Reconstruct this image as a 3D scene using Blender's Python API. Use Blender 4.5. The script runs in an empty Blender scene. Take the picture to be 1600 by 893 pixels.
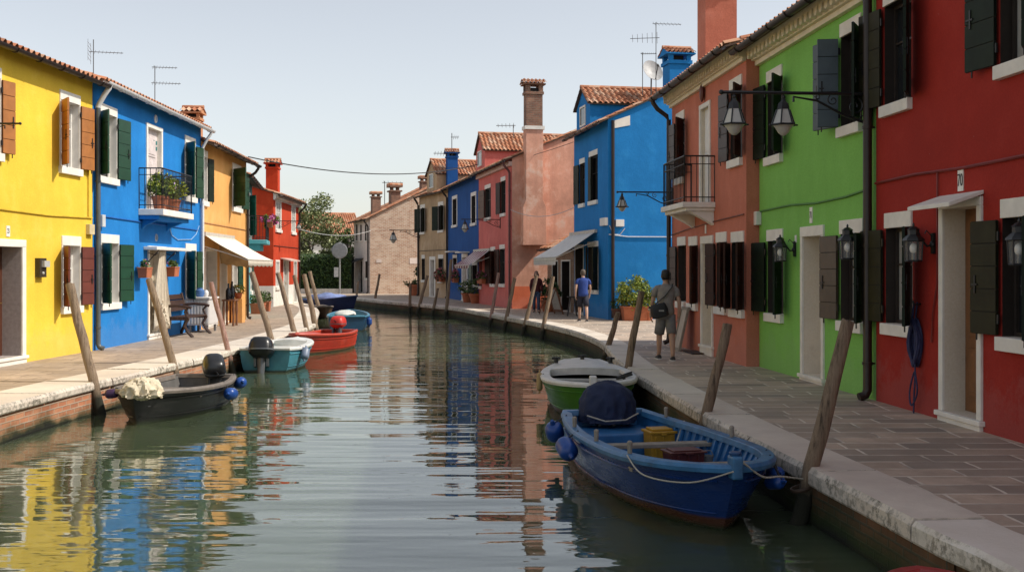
import bpy, bmesh, math, random
from mathutils import Vector, Matrix, noise as mnoise
rnd = random.Random(7)
C = bpy.context.scene.collection
SC = bpy.context.scene
R = math.radians

# ---------------------------------------------------------------- camera, sky, sun, exposure
EYE, F, HV, WZ = 1.78, 1700.0, 420.0, -0.50      # eye height over the pavement, focal length in photo px, horizon row, water level
cam = bpy.data.cameras.new('camera'); cam_o = bpy.data.objects.new('camera', cam); C.objects.link(cam_o)
cam_o.location = (0, 0, EYE); cam_o.rotation_euler = (R(90), 0, 0)
cam.sensor_width = 36; cam.lens = 36 * F / 1600; cam.shift_y = -26.5 / 1600
cam.clip_start = 0.1; cam.clip_end = 2000
SC.camera = cam_o
SUN_EL, SUN_AZ = R(47), R(97.0)                  # azimuth from +Y towards +X
W = bpy.data.worlds.new('World'); SC.world = W; W.use_nodes = True
nt = W.node_tree; nt.nodes.clear()
sky = nt.nodes.new('ShaderNodeTexSky'); sky.sky_type = 'NISHITA'; sky.sun_disc = False
sky.sun_elevation = SUN_EL; sky.sun_rotation = SUN_AZ
sky.air_density = 1.0; sky.dust_density = 1.0; sky.ozone_density = 1.0; sky.altitude = 0
bg = nt.nodes.new('ShaderNodeBackground'); bg.inputs[1].default_value = 0.112
wo = nt.nodes.new('ShaderNodeOutputWorld')
hs = nt.nodes.new('ShaderNodeHueSaturation'); hs.inputs['Saturation'].default_value = 0.44
nt.links.new(sky.outputs[0], hs.inputs['Color']); tint = nt.nodes.new('ShaderNodeMix'); tint.data_type = 'RGBA'; tint.blend_type = 'MULTIPLY'; tint.inputs[0].default_value = 1.0; tint.inputs[7].default_value = (1.03, 1.0, .965, 1)
nt.links.new(hs.outputs[0], tint.inputs[6]); nt.links.new(tint.outputs[2], bg.inputs[0]); nt.links.new(bg.outputs[0], wo.inputs[0])
sun = bpy.data.lights.new('sun', 'SUN'); sun.energy = 3.0; sun.angle = R(0.6); sun.color = (1.0, 0.93, 0.82)
sun_o = bpy.data.objects.new('sun', sun); C.objects.link(sun_o)
sdir = Vector((math.cos(SUN_EL) * math.sin(SUN_AZ), math.cos(SUN_EL) * math.cos(SUN_AZ), math.sin(SUN_EL)))
sun_o.rotation_euler = sdir.to_track_quat('Z', 'Y').to_euler(); sun_o.location = (20, 0, 30)
SC.view_settings.view_transform = 'Standard'; SC.view_settings.look = 'None'
SC.view_settings.exposure = 0.62; SC.view_settings.gamma = 1.0; SC.view_settings.use_curve_mapping = False
SC.render.engine = 'CYCLES'; SC.cycles.use_denoising = True; SC.cycles.max_bounces = 6
SC.cycles.caustics_reflective = False; SC.cycles.caustics_refractive = False

# ---------------------------------------------------------------- helpers: points
def ground(u, v, z=0.0):
    k = (EYE - z) / (v - HV); return Vector(((u - 800) * k, F * k, z))
def at(u, v, Y):
    return Vector(((u - 800) / F * Y, Y, EYE - (v - HV) / F * Y))
def ray(u, v):
    return Vector(((u - 800) / F, 1.0, -(v - HV) / F))

# ---------------------------------------------------------------- helpers: materials
MATS = {}
def nodes(m):
    m.use_nodes = True; n = m.node_tree.nodes; n.clear()
    o = n.new('ShaderNodeOutputMaterial'); b = n.new('ShaderNodeBsdfPrincipled')
    m.node_tree.links.new(b.outputs[0], o.inputs[0]); return m.node_tree, n, m.node_tree.links, b
def tc(t, kind='Object', scale=(1, 1, 1)):
    c = t.nodes.new('ShaderNodeTexCoord'); mp = t.nodes.new('ShaderNodeMapping'); mp.inputs['Scale'].default_value = scale
    t.links.new(c.outputs[kind], mp.inputs['Vector']); return mp.outputs[0]
def noise(t, vec, scale, detail=5, rough=.6):
    n = t.nodes.new('ShaderNodeTexNoise'); n.inputs['Scale'].default_value = scale; n.inputs['Detail'].default_value = detail
    n.inputs['Roughness'].default_value = rough; t.links.new(vec, n.inputs['Vector']); return n.outputs['Fac']
def ramp(t, fac, stops):
    r = t.nodes.new('ShaderNodeValToRGB'); e = r.color_ramp.elements
    while len(e) < len(stops): e.new(0.5)
    for k, (p, c) in enumerate(stops):
        e[k].position = p; e[k].color = (*c, 1) if len(c) == 3 else c
    t.links.new(fac, r.inputs[0]); return r.outputs[0]
def mix(t, fac, a, b, mode='MIX'):
    m = t.nodes.new('ShaderNodeMix'); m.data_type = 'RGBA'; m.blend_type = mode
    for s, x in ((m.inputs[0], fac), (m.inputs[6], a), (m.inputs[7], b)):
        if isinstance(x, (int, float)): s.default_value = x
        elif isinstance(x, tuple): s.default_value = (*x[:3], 1)
        else: t.links.new(x, s)
    return m.outputs[2]
def math_(t, op, a, b=0.0, clamp=False):
    m = t.nodes.new('ShaderNodeMath'); m.operation = op; m.use_clamp = clamp
    for s, x in zip(m.inputs, (a, b)):
        if isinstance(x, (int, float)): s.default_value = x
        else: t.links.new(x, s)
    return m.outputs[0]
def bump(t, b, h, strength=.3, dist=.02):
    n = t.nodes.new('ShaderNodeBump'); n.inputs['Strength'].default_value = strength; n.inputs['Distance'].default_value = dist
    t.links.new(h, n.inputs['Height']); t.links.new(n.outputs[0], b.inputs['Normal'])
def sc(c, k): return tuple(min(1, x * k) for x in c)

def plain(name, col, rough=.6, metal=0.0, var=.18, scale=6, bmp=.0, spec=None):
    if name in MATS: return MATS[name]
    m = bpy.data.materials.new(name); t, n, l, b = nodes(m); v = tc(t)
    f = noise(t, v, scale); l.new(ramp(t, f, [(.3, sc(col, 1 - var)), (.7, sc(col, 1 + var))]), b.inputs['Base Color'])
    b.inputs['Roughness'].default_value = rough; b.inputs['Metallic'].default_value = metal
    if spec is not None: b.inputs['Specular IOR Level'].default_value = spec
    if bmp: bump(t, b, noise(t, v, scale * 5), bmp, .01)
    MATS[name] = m; return m

def stucco(name, col, faded=None, wear=.35, big=.14, chips=True):
    m = bpy.data.materials.new(name); t, n, l, b = nodes(m); v = tc(t)
    wear = min(1, wear * 1.45); big = big * 1.45
    faded = faded or tuple(x * .6 + .22 for x in col)
    c = ramp(t, noise(t, v, .55, 6, .65), [(.3, sc(col, 1 - big)), (.7, sc(col, 1 + big * .7))])
    streak = noise(t, tc(t, 'Object', (2.6, 2.6, .22)), 1.3, 5, .7)
    c = mix(t, math_(t, 'MULTIPLY', ramp(t, streak, [(.42, (0, 0, 0)), (.78, (1, 1, 1))]), wear * .55), c, sc(col, .62))
    patch = noise(t, v, 1.1, 9, .72)
    c = mix(t, math_(t, 'MULTIPLY', ramp(t, patch, [(.52, (0, 0, 0)), (.7, (1, 1, 1))]), wear), c, faded)
    sz = t.nodes.new('ShaderNodeSeparateXYZ'); l.new(v, sz.inputs[0])
    salt = math_(t, 'SUBTRACT', math_(t, 'MULTIPLY', noise(t, v, 1.9, 9, .75), 2.6), math_(t, 'ADD', math_(t, 'MULTIPLY', sz.outputs[2], 1.1), .62))
    c = mix(t, math_(t, 'MULTIPLY', ramp(t, salt, [(.0, (0, 0, 0)), (.30, (1, 1, 1))]), .40), c, tuple(x * .75 + .075 for x in col))
    if chips:
        ch = noise(t, v, 4.2, 8, .78)
        c = mix(t, math_(t, 'MULTIPLY', ramp(t, ch, [(.675, (0, 0, 0)), (.69, (1, 1, 1))]), .7), c, tuple(x * .25 + .42 for x in col))
    fine = noise(t, v, 34, 4, .7)
    c = mix(t, .12, c, ramp(t, fine, [(.3, (0, 0, 0)), (.7, (1, 1, 1))]), 'OVERLAY')
    l.new(c, b.inputs['Base Color']); b.inputs['Roughness'].default_value = .88; b.inputs['Specular IOR Level'].default_value = .25
    h = math_(t, 'ADD', math_(t, 'MULTIPLY', noise(t, v, 2.2, 5, .6), 2.2), math_(t, 'MULTIPLY', noise(t, v, 45, 3, .6), .32))
    bump(t, b, h, .55, .012)
    MATS[name] = m; return m

def bricks(name, cols, mortar, bw=.25, bh=.075, ms=.012, moss=None, patchy=None, bmp=.6, kind='UV'):
    m = bpy.data.materials.new(name); t, n, l, b = nodes(m); v = tc(t, kind)
    nv = t.nodes.new('ShaderNodeTexNoise'); nv.inputs['Scale'].default_value = 5; l.new(v, nv.inputs['Vector'])
    wob = t.nodes.new('ShaderNodeVectorMath'); wob.operation = 'MULTIPLY_ADD'; l.new(nv.outputs['Color'], wob.inputs[0])
    wob.inputs[1].default_value = (.016, .012, 0); l.new(v, wob.inputs[2])
    br = t.nodes.new('ShaderNodeTexBrick'); l.new(wob.outputs[0], br.inputs['Vector'])
    br.inputs['Scale'].default_value = 1; br.inputs['Brick Width'].default_value = bw; br.inputs['Row Height'].default_value = bh
    br.inputs['Mortar Size'].default_value = ms; br.inputs['Mortar Smooth'].default_value = .35; br.inputs['Bias'].default_value = 0
    br.inputs['Color1'].default_value = (*cols[0], 1); br.inputs['Color2'].default_value = (*cols[1], 1); br.inputs['Mortar'].default_value = (*mortar, 1)
    c = br.outputs['Color']
    f = noise(t, v, 1.0, 7, .7)
    if len(cols) > 2: c = mix(t, ramp(t, noise(t, v, 3.1, 4), [(.45, (0, 0, 0)), (.65, (1, 1, 1))]), c, mix(t, .5, c, cols[2]))
    c = mix(t, .45, c, ramp(t, f, [(.3, (.25, .25, .25)), (.7, (.8, .8, .8))]), 'OVERLAY')
    if patchy: c = mix(t, ramp(t, f, [(.50, (0, 0, 0)), (.66, (.7, .7, .7))]), c, patchy)
    if moss:
        sx = t.nodes.new('ShaderNodeSeparateXYZ'); l.new(v, sx.inputs[0])
        g = math_(t, 'ADD', sx.outputs[1], math_(t, 'MULTIPLY', math_(t, 'SUBTRACT', f, .5), .45))
        c = mix(t, ramp(t, math_(t, 'ADD', g, .5), [(moss[0], (1, 1, 1)), (moss[1], (0, 0, 0))]), c, moss[2])
        c = mix(t, ramp(t, math_(t, 'ADD', g, .5), [(.0, (1, 1, 1)), (.10, (0, 0, 0))]), c, (.012, .013, .009))
    l.new(c, b.inputs['Base Color']); b.inputs['Roughness'].default_value = .85; b.inputs['Specular IOR Level'].default_value = .3
    h = math_(t, 'ADD', math_(t, 'MULTIPLY', br.outputs['Fac'], -1.0), math_(t, 'MULTIPLY', noise(t, v, 22, 5, .7), .5))
    bump(t, b, h, bmp, .012)
    MATS[name] = m; return m

def tilemat(name, a, bcol, c3):
    m = bpy.data.materials.new(name); t, n, l, b = nodes(m); v = tc(t, 'UV')
    w = t.nodes.new('ShaderNodeTexWhiteNoise'); w.noise_dimensions = '2D'
    fl = t.nodes.new('ShaderNodeVectorMath'); fl.operation = 'FLOOR'; mp = tc(t, 'UV', (1 / .21, 1 / .34, 1)); l.new(mp, fl.inputs[0]); l.new(fl.outputs[0], w.inputs['Vector'])
    c = ramp(t, w.outputs['Value'], [(0, a), (.5, bcol), (1, c3)])
    c = mix(t, ramp(t, noise(t, v, 2.0, 7, .7), [(.5, (0, 0, 0)), (.72, (.7, .7, .7))]), c, (.16, .13, .10))
    l.new(c, b.inputs['Base Color']); b.inputs['Roughness'].default_value = .85
    bump(t, b, noise(t, v, 30), .3, .01); MATS[name] = m; return m

def leafmat(name, a, b_, c3):
    m = bpy.data.materials.new(name); t, n, l, b = nodes(m)
    g = t.nodes.new('ShaderNodeNewGeometry')
    l.new(ramp(t, g.outputs['Random Per Island'], [(0, a), (.6, b_), (1, c3)]), b.inputs['Base Color'])
    b.inputs['Roughness'].default_value = .55
    b.inputs['Transmission Weight'].default_value = 0.0
    b.inputs['Subsurface Weight'].default_value = 0.0
    MATS[name] = m; return m

WHITE = plain('white_stone_trim', (.76, .725, .66), .7, var=.10, scale=4, bmp=.15)
WOODW = plain('white_painted_wood', (.72, .70, .66), .5, var=.08)
GLASS = plain('dark_window_glass', (.012, .014, .016), .05, var=.1, spec=.5)
CURT = plain('curtained_window_glass', (.36, .35, .33), .15, var=.12, scale=9)
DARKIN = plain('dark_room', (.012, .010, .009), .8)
IRON = plain('black_wrought_iron', (.010, .010, .011), .45, var=.2)
ZINC = plain('grey_zinc', (.10, .115, .125), .45, metal=.4, var=.12)
BROWNPIPE = plain('brown_copper_gutter', (.030, .021, .017), .4, metal=.3)
GRN_SH = plain('dark_green_shutter_paint', (.008, .050, .024), .42, var=.15)
GRN_DK = plain('blackish_green_shutter_paint', (.009, .018, .010), .6, var=.25, spec=.2)
OLIVE = plain('olive_brown_shutter_paint', (.026, .024, .010), .6, var=.25, spec=.2)
BRN_SH = plain('dark_brown_shutter_paint', (.036, .013, .008), .6, var=.25, spec=.2)
RBR_SH = plain('red_brown_shutter_paint', (.13, .030, .018), .5, var=.15)
ORG_SH = plain('orange_wood_shutter', (.36, .135, .032), .5, var=.15)
BLUEGREY = plain('pale_grey_shutter_paint', (.075, .10, .12), .5, var=.12)
PLASTER = None
TILE = tilemat('terracotta_roof_tiles', (.38, .13, .06), (.52, .22, .11), (.56, .32, .20))
TILE2 = tilemat('weathered_terracotta_tiles', (.34, .12, .055), (.48, .20, .10), (.54, .35, .24))
TERRA = plain('terracotta_pot', (.40, .125, .055), .8, var=.15)
SOIL = plain('dark_soil', (.02, .014, .01), .9)
LEAF = leafmat('mixed_green_leaves', (.025, .055, .012), (.07, .13, .025), (.16, .22, .05))
LEAFY = leafmat('yellow_green_leaves', (.07, .12, .015), (.20, .26, .03), (.42, .44, .07))
LEAFD = leafmat('dark_hedge_leaves', (.014, .04, .009), (.04, .085, .018), (.10, .16, .035))
LEAFO = leafmat('olive_tree_leaves', (.08, .11, .035), (.17, .21, .075), (.32, .34, .15))
FLOW = leafmat('magenta_blossoms', (.30, .02, .16), (.50, .06, .30), (.75, .45, .6))
FLOWR = leafmat('red_blossoms', (.25, .01, .03), (.4, .03, .06), (.55, .25, .3))

# ---------------------------------------------------------------- helpers: meshes
class MB:
    def __init__(s): s.v = []; s.f = []; s.m = []; s.uv = {}; s.sm = set()
    def add(s, p): s.v.append(Vector(p)); return len(s.v) - 1
    def face(s, idx, m=0, uv=None, smooth=False):
        s.f.append(list(idx)); s.m.append(m)
        if uv: s.uv[len(s.f) - 1] = uv
        if smooth: s.sm.add(len(s.f) - 1)
    def quad(s, a, b, c, d, m=0, uv=None):
        i = [s.add(p) for p in (a, b, c, d)]; s.face(i, m, uv)
    def poly(s, pts, m=0, uv=None): s.face([s.add(p) for p in pts], m, uv)
    def box(s, x0, x1, y0, y1, z0, z1, m=0, M=None):
        p = [Vector((x, y, z)) for z in (z0, z1) for y in (y0, y1) for x in (x0, x1)]
        if M: p = [M @ q for q in p]
        i = [s.add(q) for q in p]
        for q in ((0, 2, 3, 1), (4, 5, 7, 6), (0, 1, 5, 4), (2, 6, 7, 3), (0, 4, 6, 2), (1, 3, 7, 5)): s.face([i[k] for k in q], m)
    def hexa(s, bot, top, m=0):
        i = [s.add(q) for q in bot] + [s.add(q) for q in top]; n = len(bot)
        s.face(i[:n][::-1], m); s.face(i[n:], m)
        for k in range(n): s.face([i[k], i[(k + 1) % n], i[n + (k + 1) % n], i[n + k]], m)
    def tube(s, pts, r, n=8, m=0, cap=True, flat=1.0):
        pts = [Vector(p) for p in pts]; rs = r if isinstance(r, (list, tuple)) else [r] * len(pts)
        t = (pts[1] - pts[0]).normalized(); up = Vector((0, 0, 1)) if abs(t.z) < .9 else Vector((1, 0, 0))
        a = t.cross(up).normalized(); rows = []
        for k, p in enumerate(pts):
            if k == 0: d = pts[1] - pts[0]
            elif k == len(pts) - 1: d = pts[-1] - pts[-2]
            else: d = (pts[k + 1] - pts[k]).normalized() + (pts[k] - pts[k - 1]).normalized()
            d = d.normalized() if d.length > 1e-9 else t
            a = (a - d * a.dot(d)).normalized(); b = d.cross(a)
            rows.append([s.add(p + (a * math.cos(q) + b * math.sin(q) * flat) * rs[k]) for q in [2 * math.pi * j / n for j in range(n)]])
        for k in range(len(rows) - 1):
            for j in range(n): s.face([rows[k][j], rows[k][(j + 1) % n], rows[k + 1][(j + 1) % n], rows[k + 1][j]], m, None, True)
        if cap: s.face(rows[0][::-1], m); s.face(rows[-1], m)
    def lathe(s, prof, c=(0, 0, 0), n=16, m=0, M=None, sx=1, sy=1, cap=True):
        c = Vector(c); rows = []
        for r, z in prof:
            row = []
            for j in range(n):
                q = 2 * math.pi * j / n; p = Vector((r * math.cos(q) * sx, r * math.sin(q) * sy, z))
                row.append(s.add((M @ p if M else p) + c))
            rows.append(row)
        for k in range(len(rows) - 1):
            for j in range(n): s.face([rows[k][j], rows[k][(j + 1) % n], rows[k + 1][(j + 1) % n], rows[k + 1][j]], m, None, True)
        if cap: s.face(rows[0][::-1], m); s.face(rows[-1], m)
    def loft(s, rings, n=14, m=0, cap=True, p=2.0):   # rings: (centre, rx, ry) horizontal superellipses
        rows = []
        for c, rx, ry in rings:
            row = []
            for j in range(n):
                q = 2 * math.pi * j / n; cx, sy = math.cos(q), math.sin(q)
                row.append(s.add(Vector(c) + Vector((math.copysign(abs(cx) ** (2 / p), cx) * rx, math.copysign(abs(sy) ** (2 / p), sy) * ry, 0))))
            rows.append(row)
        for k in range(len(rows) - 1):
            for j in range(n): s.face([rows[k][j], rows[k][(j + 1) % n], rows[k + 1][(j + 1) % n], rows[k + 1][j]], m, None, True)
        if cap: s.face(rows[0][::-1], m); s.face(rows[-1], m)
    def ball(s, c, rx, ry, rz, n=14, k=8, m=0, M=None):
        s.lathe([(max(1e-3, math.sin(math.pi * i / k)), -math.cos(math.pi * i / k)) for i in range(k + 1)], c, n, m,
                (M or Matrix.Identity(3)) @ Matrix.Diagonal((rx, ry, rz)))
    def leaves(s, c, rad, n, size, m=0, shell=.55, clumps=0, rg=None):
        rg = rg or rnd; c = Vector(c); cl = []
        for _ in range(clumps):
            d = Vector((rg.gauss(0, 1), rg.gauss(0, 1), rg.gauss(0, 1))).normalized() * rg.uniform(.45, .95); cl.append(d)
        for _ in range(n):
            d = Vector((rg.gauss(0, 1), rg.gauss(0, 1), rg.gauss(0, 1))).normalized() * (rg.uniform(shell, 1) ** .6)
            if cl: d = rg.choice(cl) + d * rg.uniform(.15, .38)
            p = c + Vector((d.x * rad[0], d.y * rad[1], d.z * rad[2]))
            a = Vector((rg.gauss(0, 1), rg.gauss(0, 1), rg.gauss(0, .7))).normalized(); b = a.orthogonal().normalized()
            b = Matrix.Rotation(rg.uniform(0, 6.28), 3, a) @ b
            w = size * rg.uniform(.6, 1.25); h = w * .5
            s.poly([p - a * w * .5, p + b * h * .5, p + a * w * .5, p - b * h * .5], m)
    def tiles(s, P, a, b, m=0, flip=False, pitch=.21, course=.34, amp=.06):
        P, a, b = Vector(P), Vector(a), Vector(b); n = a.cross(b).normalized()
        if n.z < 0: n = -n; flip = not flip
        la, lb = a.length, b.length; nc = max(1, round(la / pitch)); nr = max(1, round(lb / course))
        prof = [(0, 0), (.08, .55), (.3, 1), (.52, .55), (.6, 0), (.8, -.25)]
        xs = [(c + f) / nc for c in range(nc) for f, _ in prof] + [1.0]; hs = [h for c in range(nc) for _, h in prof] + [0.0]
        for r in range(nr):
            rows = []
            for t, off in ((r / nr, .028), (min(1, (r + 1.12) / nr), .0)):
                rows.append([s.add(P + a * x + b * t + n * (amp * h + off)) for x, h in zip(xs, hs)])
            for k in range(len(xs) - 1):
                q = [rows[0][k], rows[0][k + 1], rows[1][k + 1], rows[1][k]]
                uu = [(xs[k] * nc * .21 + .001, (r + .1) * .34), (xs[k + 1] * nc * .21 - .002, (r + .1) * .34), (xs[k + 1] * nc * .21 - .002, (r + .9) * .34), (xs[k] * nc * .21 + .001, (r + .9) * .34)]
                if flip: q = q[::-1]; uu = uu[::-1]
                s.face(q, m, uu)
    def text(s, txt, size, M, m=0, depth=.004):
        cu = bpy.data.curves.new('lettering', 'FONT'); cu.body = txt; cu.size = size; cu.align_x = 'CENTER'; cu.align_y = 'CENTER'; cu.extrude = depth
        o = bpy.data.objects.new('lettering', cu); C.objects.link(o)
        me = bpy.data.meshes.new_from_object(o); base = len(s.v)
        for q in me.vertices: s.v.append(M @ q.co)
        for p in me.polygons: s.face([base + k for k in p.vertices], m)
        bpy.data.objects.remove(o); bpy.data.curves.remove(cu); bpy.data.meshes.remove(me)
    def build(s, name, mats, parent=None, bevel=0.0, origin=None, auto=40, seg=2):
        me = bpy.data.meshes.new(name); o0 = Vector(origin) if origin is not None else Vector()
        me.from_pydata([tuple(v - o0) for v in s.v], [], s.f)
        for mt in (mats if isinstance(mats, (list, tuple)) else [mats]): me.materials.append(mt)
        me.polygons.foreach_set('material_index', s.m)
        uvl = me.uv_layers.new(name='UVMap').data
        for p in me.polygons:
            cu = s.uv.get(p.index); n = p.normal
            for k, li in enumerate(p.loop_indices):
                if cu: uvl[li].uv = cu[k]
                else:
                    q = s.v[s.f[p.index][k]]
                    uvl[li].uv = (q.x, q.y) if abs(n.z) > .7 else ((q.y, q.z) if abs(n.x) > abs(n.y) else (q.x, q.z))
        if s.sm:
            fl = [False] * len(s.f)
            for k in s.sm: fl[k] = True
            me.polygons.foreach_set('use_smooth', fl); me.set_sharp_from_angle(angle=R(auto))
        me.update(); me.validate()
        o = bpy.data.objects.new(name, me); C.objects.link(o)
        if parent is not None: o.parent = parent
        elif origin is not None: o.location = o0
        if bevel:
            b = o.modifiers.new('bevel', 'BEVEL'); b.width = bevel; b.segments = seg; b.limit_method = 'ANGLE'; b.angle_limit = R(50)
        return o

def tag(o, label=None, cat=None, group=None, kind=None):
    if label: o['label'] = label
    if cat: o['category'] = cat
    if group: o['group'] = group
    if kind: o['kind'] = kind
    return o
def thing(name, label, cat, loc=(0, 0, 0), rz=0.0, group=None):
    o = bpy.data.objects.new(name, None); C.objects.link(o); o.empty_display_size = .2
    o.location = loc; o.rotation_euler = (0, 0, rz); return tag(o, label, cat, group)
def children(o): return [x for x in C.objects if x.parent is o]
def copy_tree(o, parent=None):
    c = o.copy(); C.objects.link(c)
    if parent is not None: c.parent = parent
    for ch in children(o): copy_tree(ch, c)
    return c
def catmull(pts, per=6):
    P = [Vector(p) for p in pts]; out = []
    for k in range(len(P) - 1):
        a, b, c, d = P[max(0, k - 1)], P[k], P[k + 1], P[min(len(P) - 1, k + 2)]
        for j in range(per):
            t = j / per
            out.append(.5 * ((2 * b) + (c - a) * t + (2 * a - 5 * b + 4 * c - d) * t * t + (3 * b - a - 3 * c + d) * t ** 3))
    out.append(P[-1]); return out
# ---------------------------------------------------------------- the setting: water, pavements, quay walls
KR = [(3.55, -14), (3.35, -2), (3.02, 6.2), (2.9, 7.3), (2.8, 8.5), (2.54, 11.4), (2.21, 16.8), (2.10, 20.4), (2.17, 24.1), (2.2, 26.8), (1.9, 30.6), (1.15, 35.0), (0, 39.8), (-1.4, 45.5), (-3.0, 51.3), (-7.1, 60.5), (-10.5, 68.5), (-14, 71.2), (-24, 73), (-70, 75)]
KL = [(-6.9, -14), (-6.8, 6), (-6.67, 14.2), (-6.57, 17), (-6.22, 22.7), (-6.12, 29), (-6.38, 35), (-7.1, 39.3), (-8.3, 46.5), (-9.5, 52), (-10.9, 56.5), (-12.4, 60), (-16, 62.6), (-26, 64), (-70, 65)]
KRc = [Vector((p[0], p[1], 0)) for p in catmull([(x, y, 0) for x, y in KR], 5)]
KLc = [Vector((p[0], p[1], 0)) for p in catmull([(x, y, 0) for x, y in KL], 5)]
def kx(K, Y):
    for a, b in zip(K, K[1:]):
        if a.y <= Y <= b.y: return a.x + (b.x - a.x) * (Y - a.y) / max(1e-6, b.y - a.y)
    return K[-1].x
def XR(Y): return kx(KRc, Y)
def XL(Y): return kx(KLc, Y)

def paving(name, light, dark, mort, bw, bh):
    m = bpy.data.materials.new(name); t, n, l, b = nodes(m); v = tc(t, 'Object')
    nv = t.nodes.new('ShaderNodeTexNoise'); nv.inputs['Scale'].default_value = 2.2; nv.inputs['Detail'].default_value = 4; l.new(v, nv.inputs['Vector'])
    wob = t.nodes.new('ShaderNodeVectorMath'); wob.operation = 'MULTIPLY_ADD'; l.new(nv.outputs['Color'], wob.inputs[0])
    wob.inputs[1].default_value = (.07, .035, 0); l.new(v, wob.inputs[2])
    br = t.nodes.new('ShaderNodeTexBrick'); l.new(wob.outputs[0], br.inputs['Vector']); br.offset = .42; br.squash = .7; br.squash_frequency = 3
    br.inputs['Scale'].default_value = 1; br.inputs['Brick Width'].default_value = bw; br.inputs['Row Height'].default_value = bh
    br.inputs['Mortar Size'].default_value = .018; br.inputs['Mortar Smooth'].default_value = .4; br.inputs['Bias'].default_value = -.05
    br.inputs['Color1'].default_value = (*light, 1); br.inputs['Color2'].default_value = (*dark, 1); br.inputs['Mortar'].default_value = (*dark, 1)
    f = noise(t, v, .8, 7, .7)
    c = mix(t, .55, br.outputs['Color'], ramp(t, f, [(.25, (.2, .2, .2)), (.75, (.8, .8, .8))]), 'OVERLAY')
    c = mix(t, ramp(t, noise(t, v, 2.7, 6, .7), [(.45, (0, 0, 0)), (.62, (.55, .55, .55))]), c, sc(light, .62))
    worn = ramp(t, noise(t, v, 1.7, 4, .6), [(.36, (.25, .25, .25)), (.52, (1, 1, 1))])
    mo = math_(t, 'MULTIPLY', br.outputs['Fac'], worn)
    c = mix(t, mo, c, mort)
    l.new(c, b.inputs['Base Color']); b.inputs['Specular IOR Level'].default_value = .45
    l.new(ramp(t, f, [(.3, (.55, .55, .55)), (.7, (.8, .8, .8))]), b.inputs['Roughness'])
    h = math_(t, 'ADD', math_(t, 'MULTIPLY', br.outputs['Fac'], -.6), math_(t, 'MULTIPLY', noise(t, v, 9, 7, .7), .9))
    bump(t, b, h, .6, .015); MATS[name] = m; return m
PAVE_R = paving('shaded_trachyte_paving', (.52, .40, .30), (.27, .225, .182), (.68, .60, .49), .86, .36)  # same paving as the sunlit bank, recoloured to allow for the shade
PAVE_L = paving('sunlit_trachyte_paving', (.42, .325, .245), (.30, .235, .18), (.20, .155, .12), .86, .36)

def istrian():
    m = bpy.data.materials.new('istrian_stone_coping'); t, n, l, b = nodes(m); v = tc(t, 'Object')
    c = ramp(t, noise(t, v, .9, 6, .65), [(.3, (.54, .465, .385)), (.7, (.70, .625, .53))])
    g = t.nodes.new('ShaderNodeNewGeometry'); s = t.nodes.new('ShaderNodeSeparateXYZ'); l.new(g.outputs['Normal'], s.inputs[0])
    side = ramp(t, s.outputs[2], [(.5, (1, 1, 1)), (.8, (0, 0, 0))])
    lich = ramp(t, noise(t, v, 13, 8, .78), [(.47, (0, 0, 0)), (.56, (1, 1, 1))])
    band = ramp(t, noise(t, v, 1.5, 5, .7), [(.38, (.25, .25, .25)), (.6, (1, 1, 1))])
    c = mix(t, math_(t, 'MULTIPLY', math_(t, 'MULTIPLY', lich, band), math_(t, 'MULTIPLY', side, .85)), c, (.055, .05, .03))
    pits = ramp(t, noise(t, v, 7, 8, .8), [(.655, (0, 0, 0)), (.70, (1, 1, 1))])
    c = mix(t, math_(t, 'MULTIPLY', pits, .55), c, (.10, .085, .07))
    rnd_i = ramp(t, g.outputs['Random Per Island'], [(0, (.42, .42, .42)), (1, (.6, .6, .6))]); c = mix(t, .6, c, rnd_i, 'OVERLAY')
    l.new(c, b.inputs['Base Color']); b.inputs['Roughness'].default_value = .75
    bump(t, b, noise(t, v, 14, 7, .75), .7, .012); MATS['istrian'] = m; return m
STONE = istrian()
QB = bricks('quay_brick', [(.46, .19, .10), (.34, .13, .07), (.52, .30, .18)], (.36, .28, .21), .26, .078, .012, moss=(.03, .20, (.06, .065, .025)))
QBD = bricks('dark_quay_brick', [(.20, .085, .048), (.13, .058, .035), (.22, .12, .07)], (.10, .08, .06), .26, .078, .012, moss=(.10, .46, (.026, .038, .012)))  # darker colours than the left quay brick, moss reaching higher

def land(name, K, far, m, zz=0.0):
    b = MB(); b.poly([p + Vector((0, 0, zz)) for p in K] + [Vector((x, y, zz)) for x, y in far], 0)
    o = b.build(name, m)
    if o.data.polygons[0].normal.z < 0: o.data.flip_normals()
    return tag(o, kind='structure')
def inset(K, d):    # offset towards the land
    out = []
    for k, p in enumerate(K):
        t = (K[min(k + 1, len(K) - 1)] - K[max(k - 1, 0)]).normalized(); out.append(p + Vector((t.y, -t.x, 0)) * d)
    return out
land('pavement', inset(KRc, .1), [(-600, 75.1), (-600, 900), (900, 900), (900, -14)], PAVE_R)
land('pavement', inset(KLc, -.1), [(-600, 65.1), (-600, -14)], PAVE_L)

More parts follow.
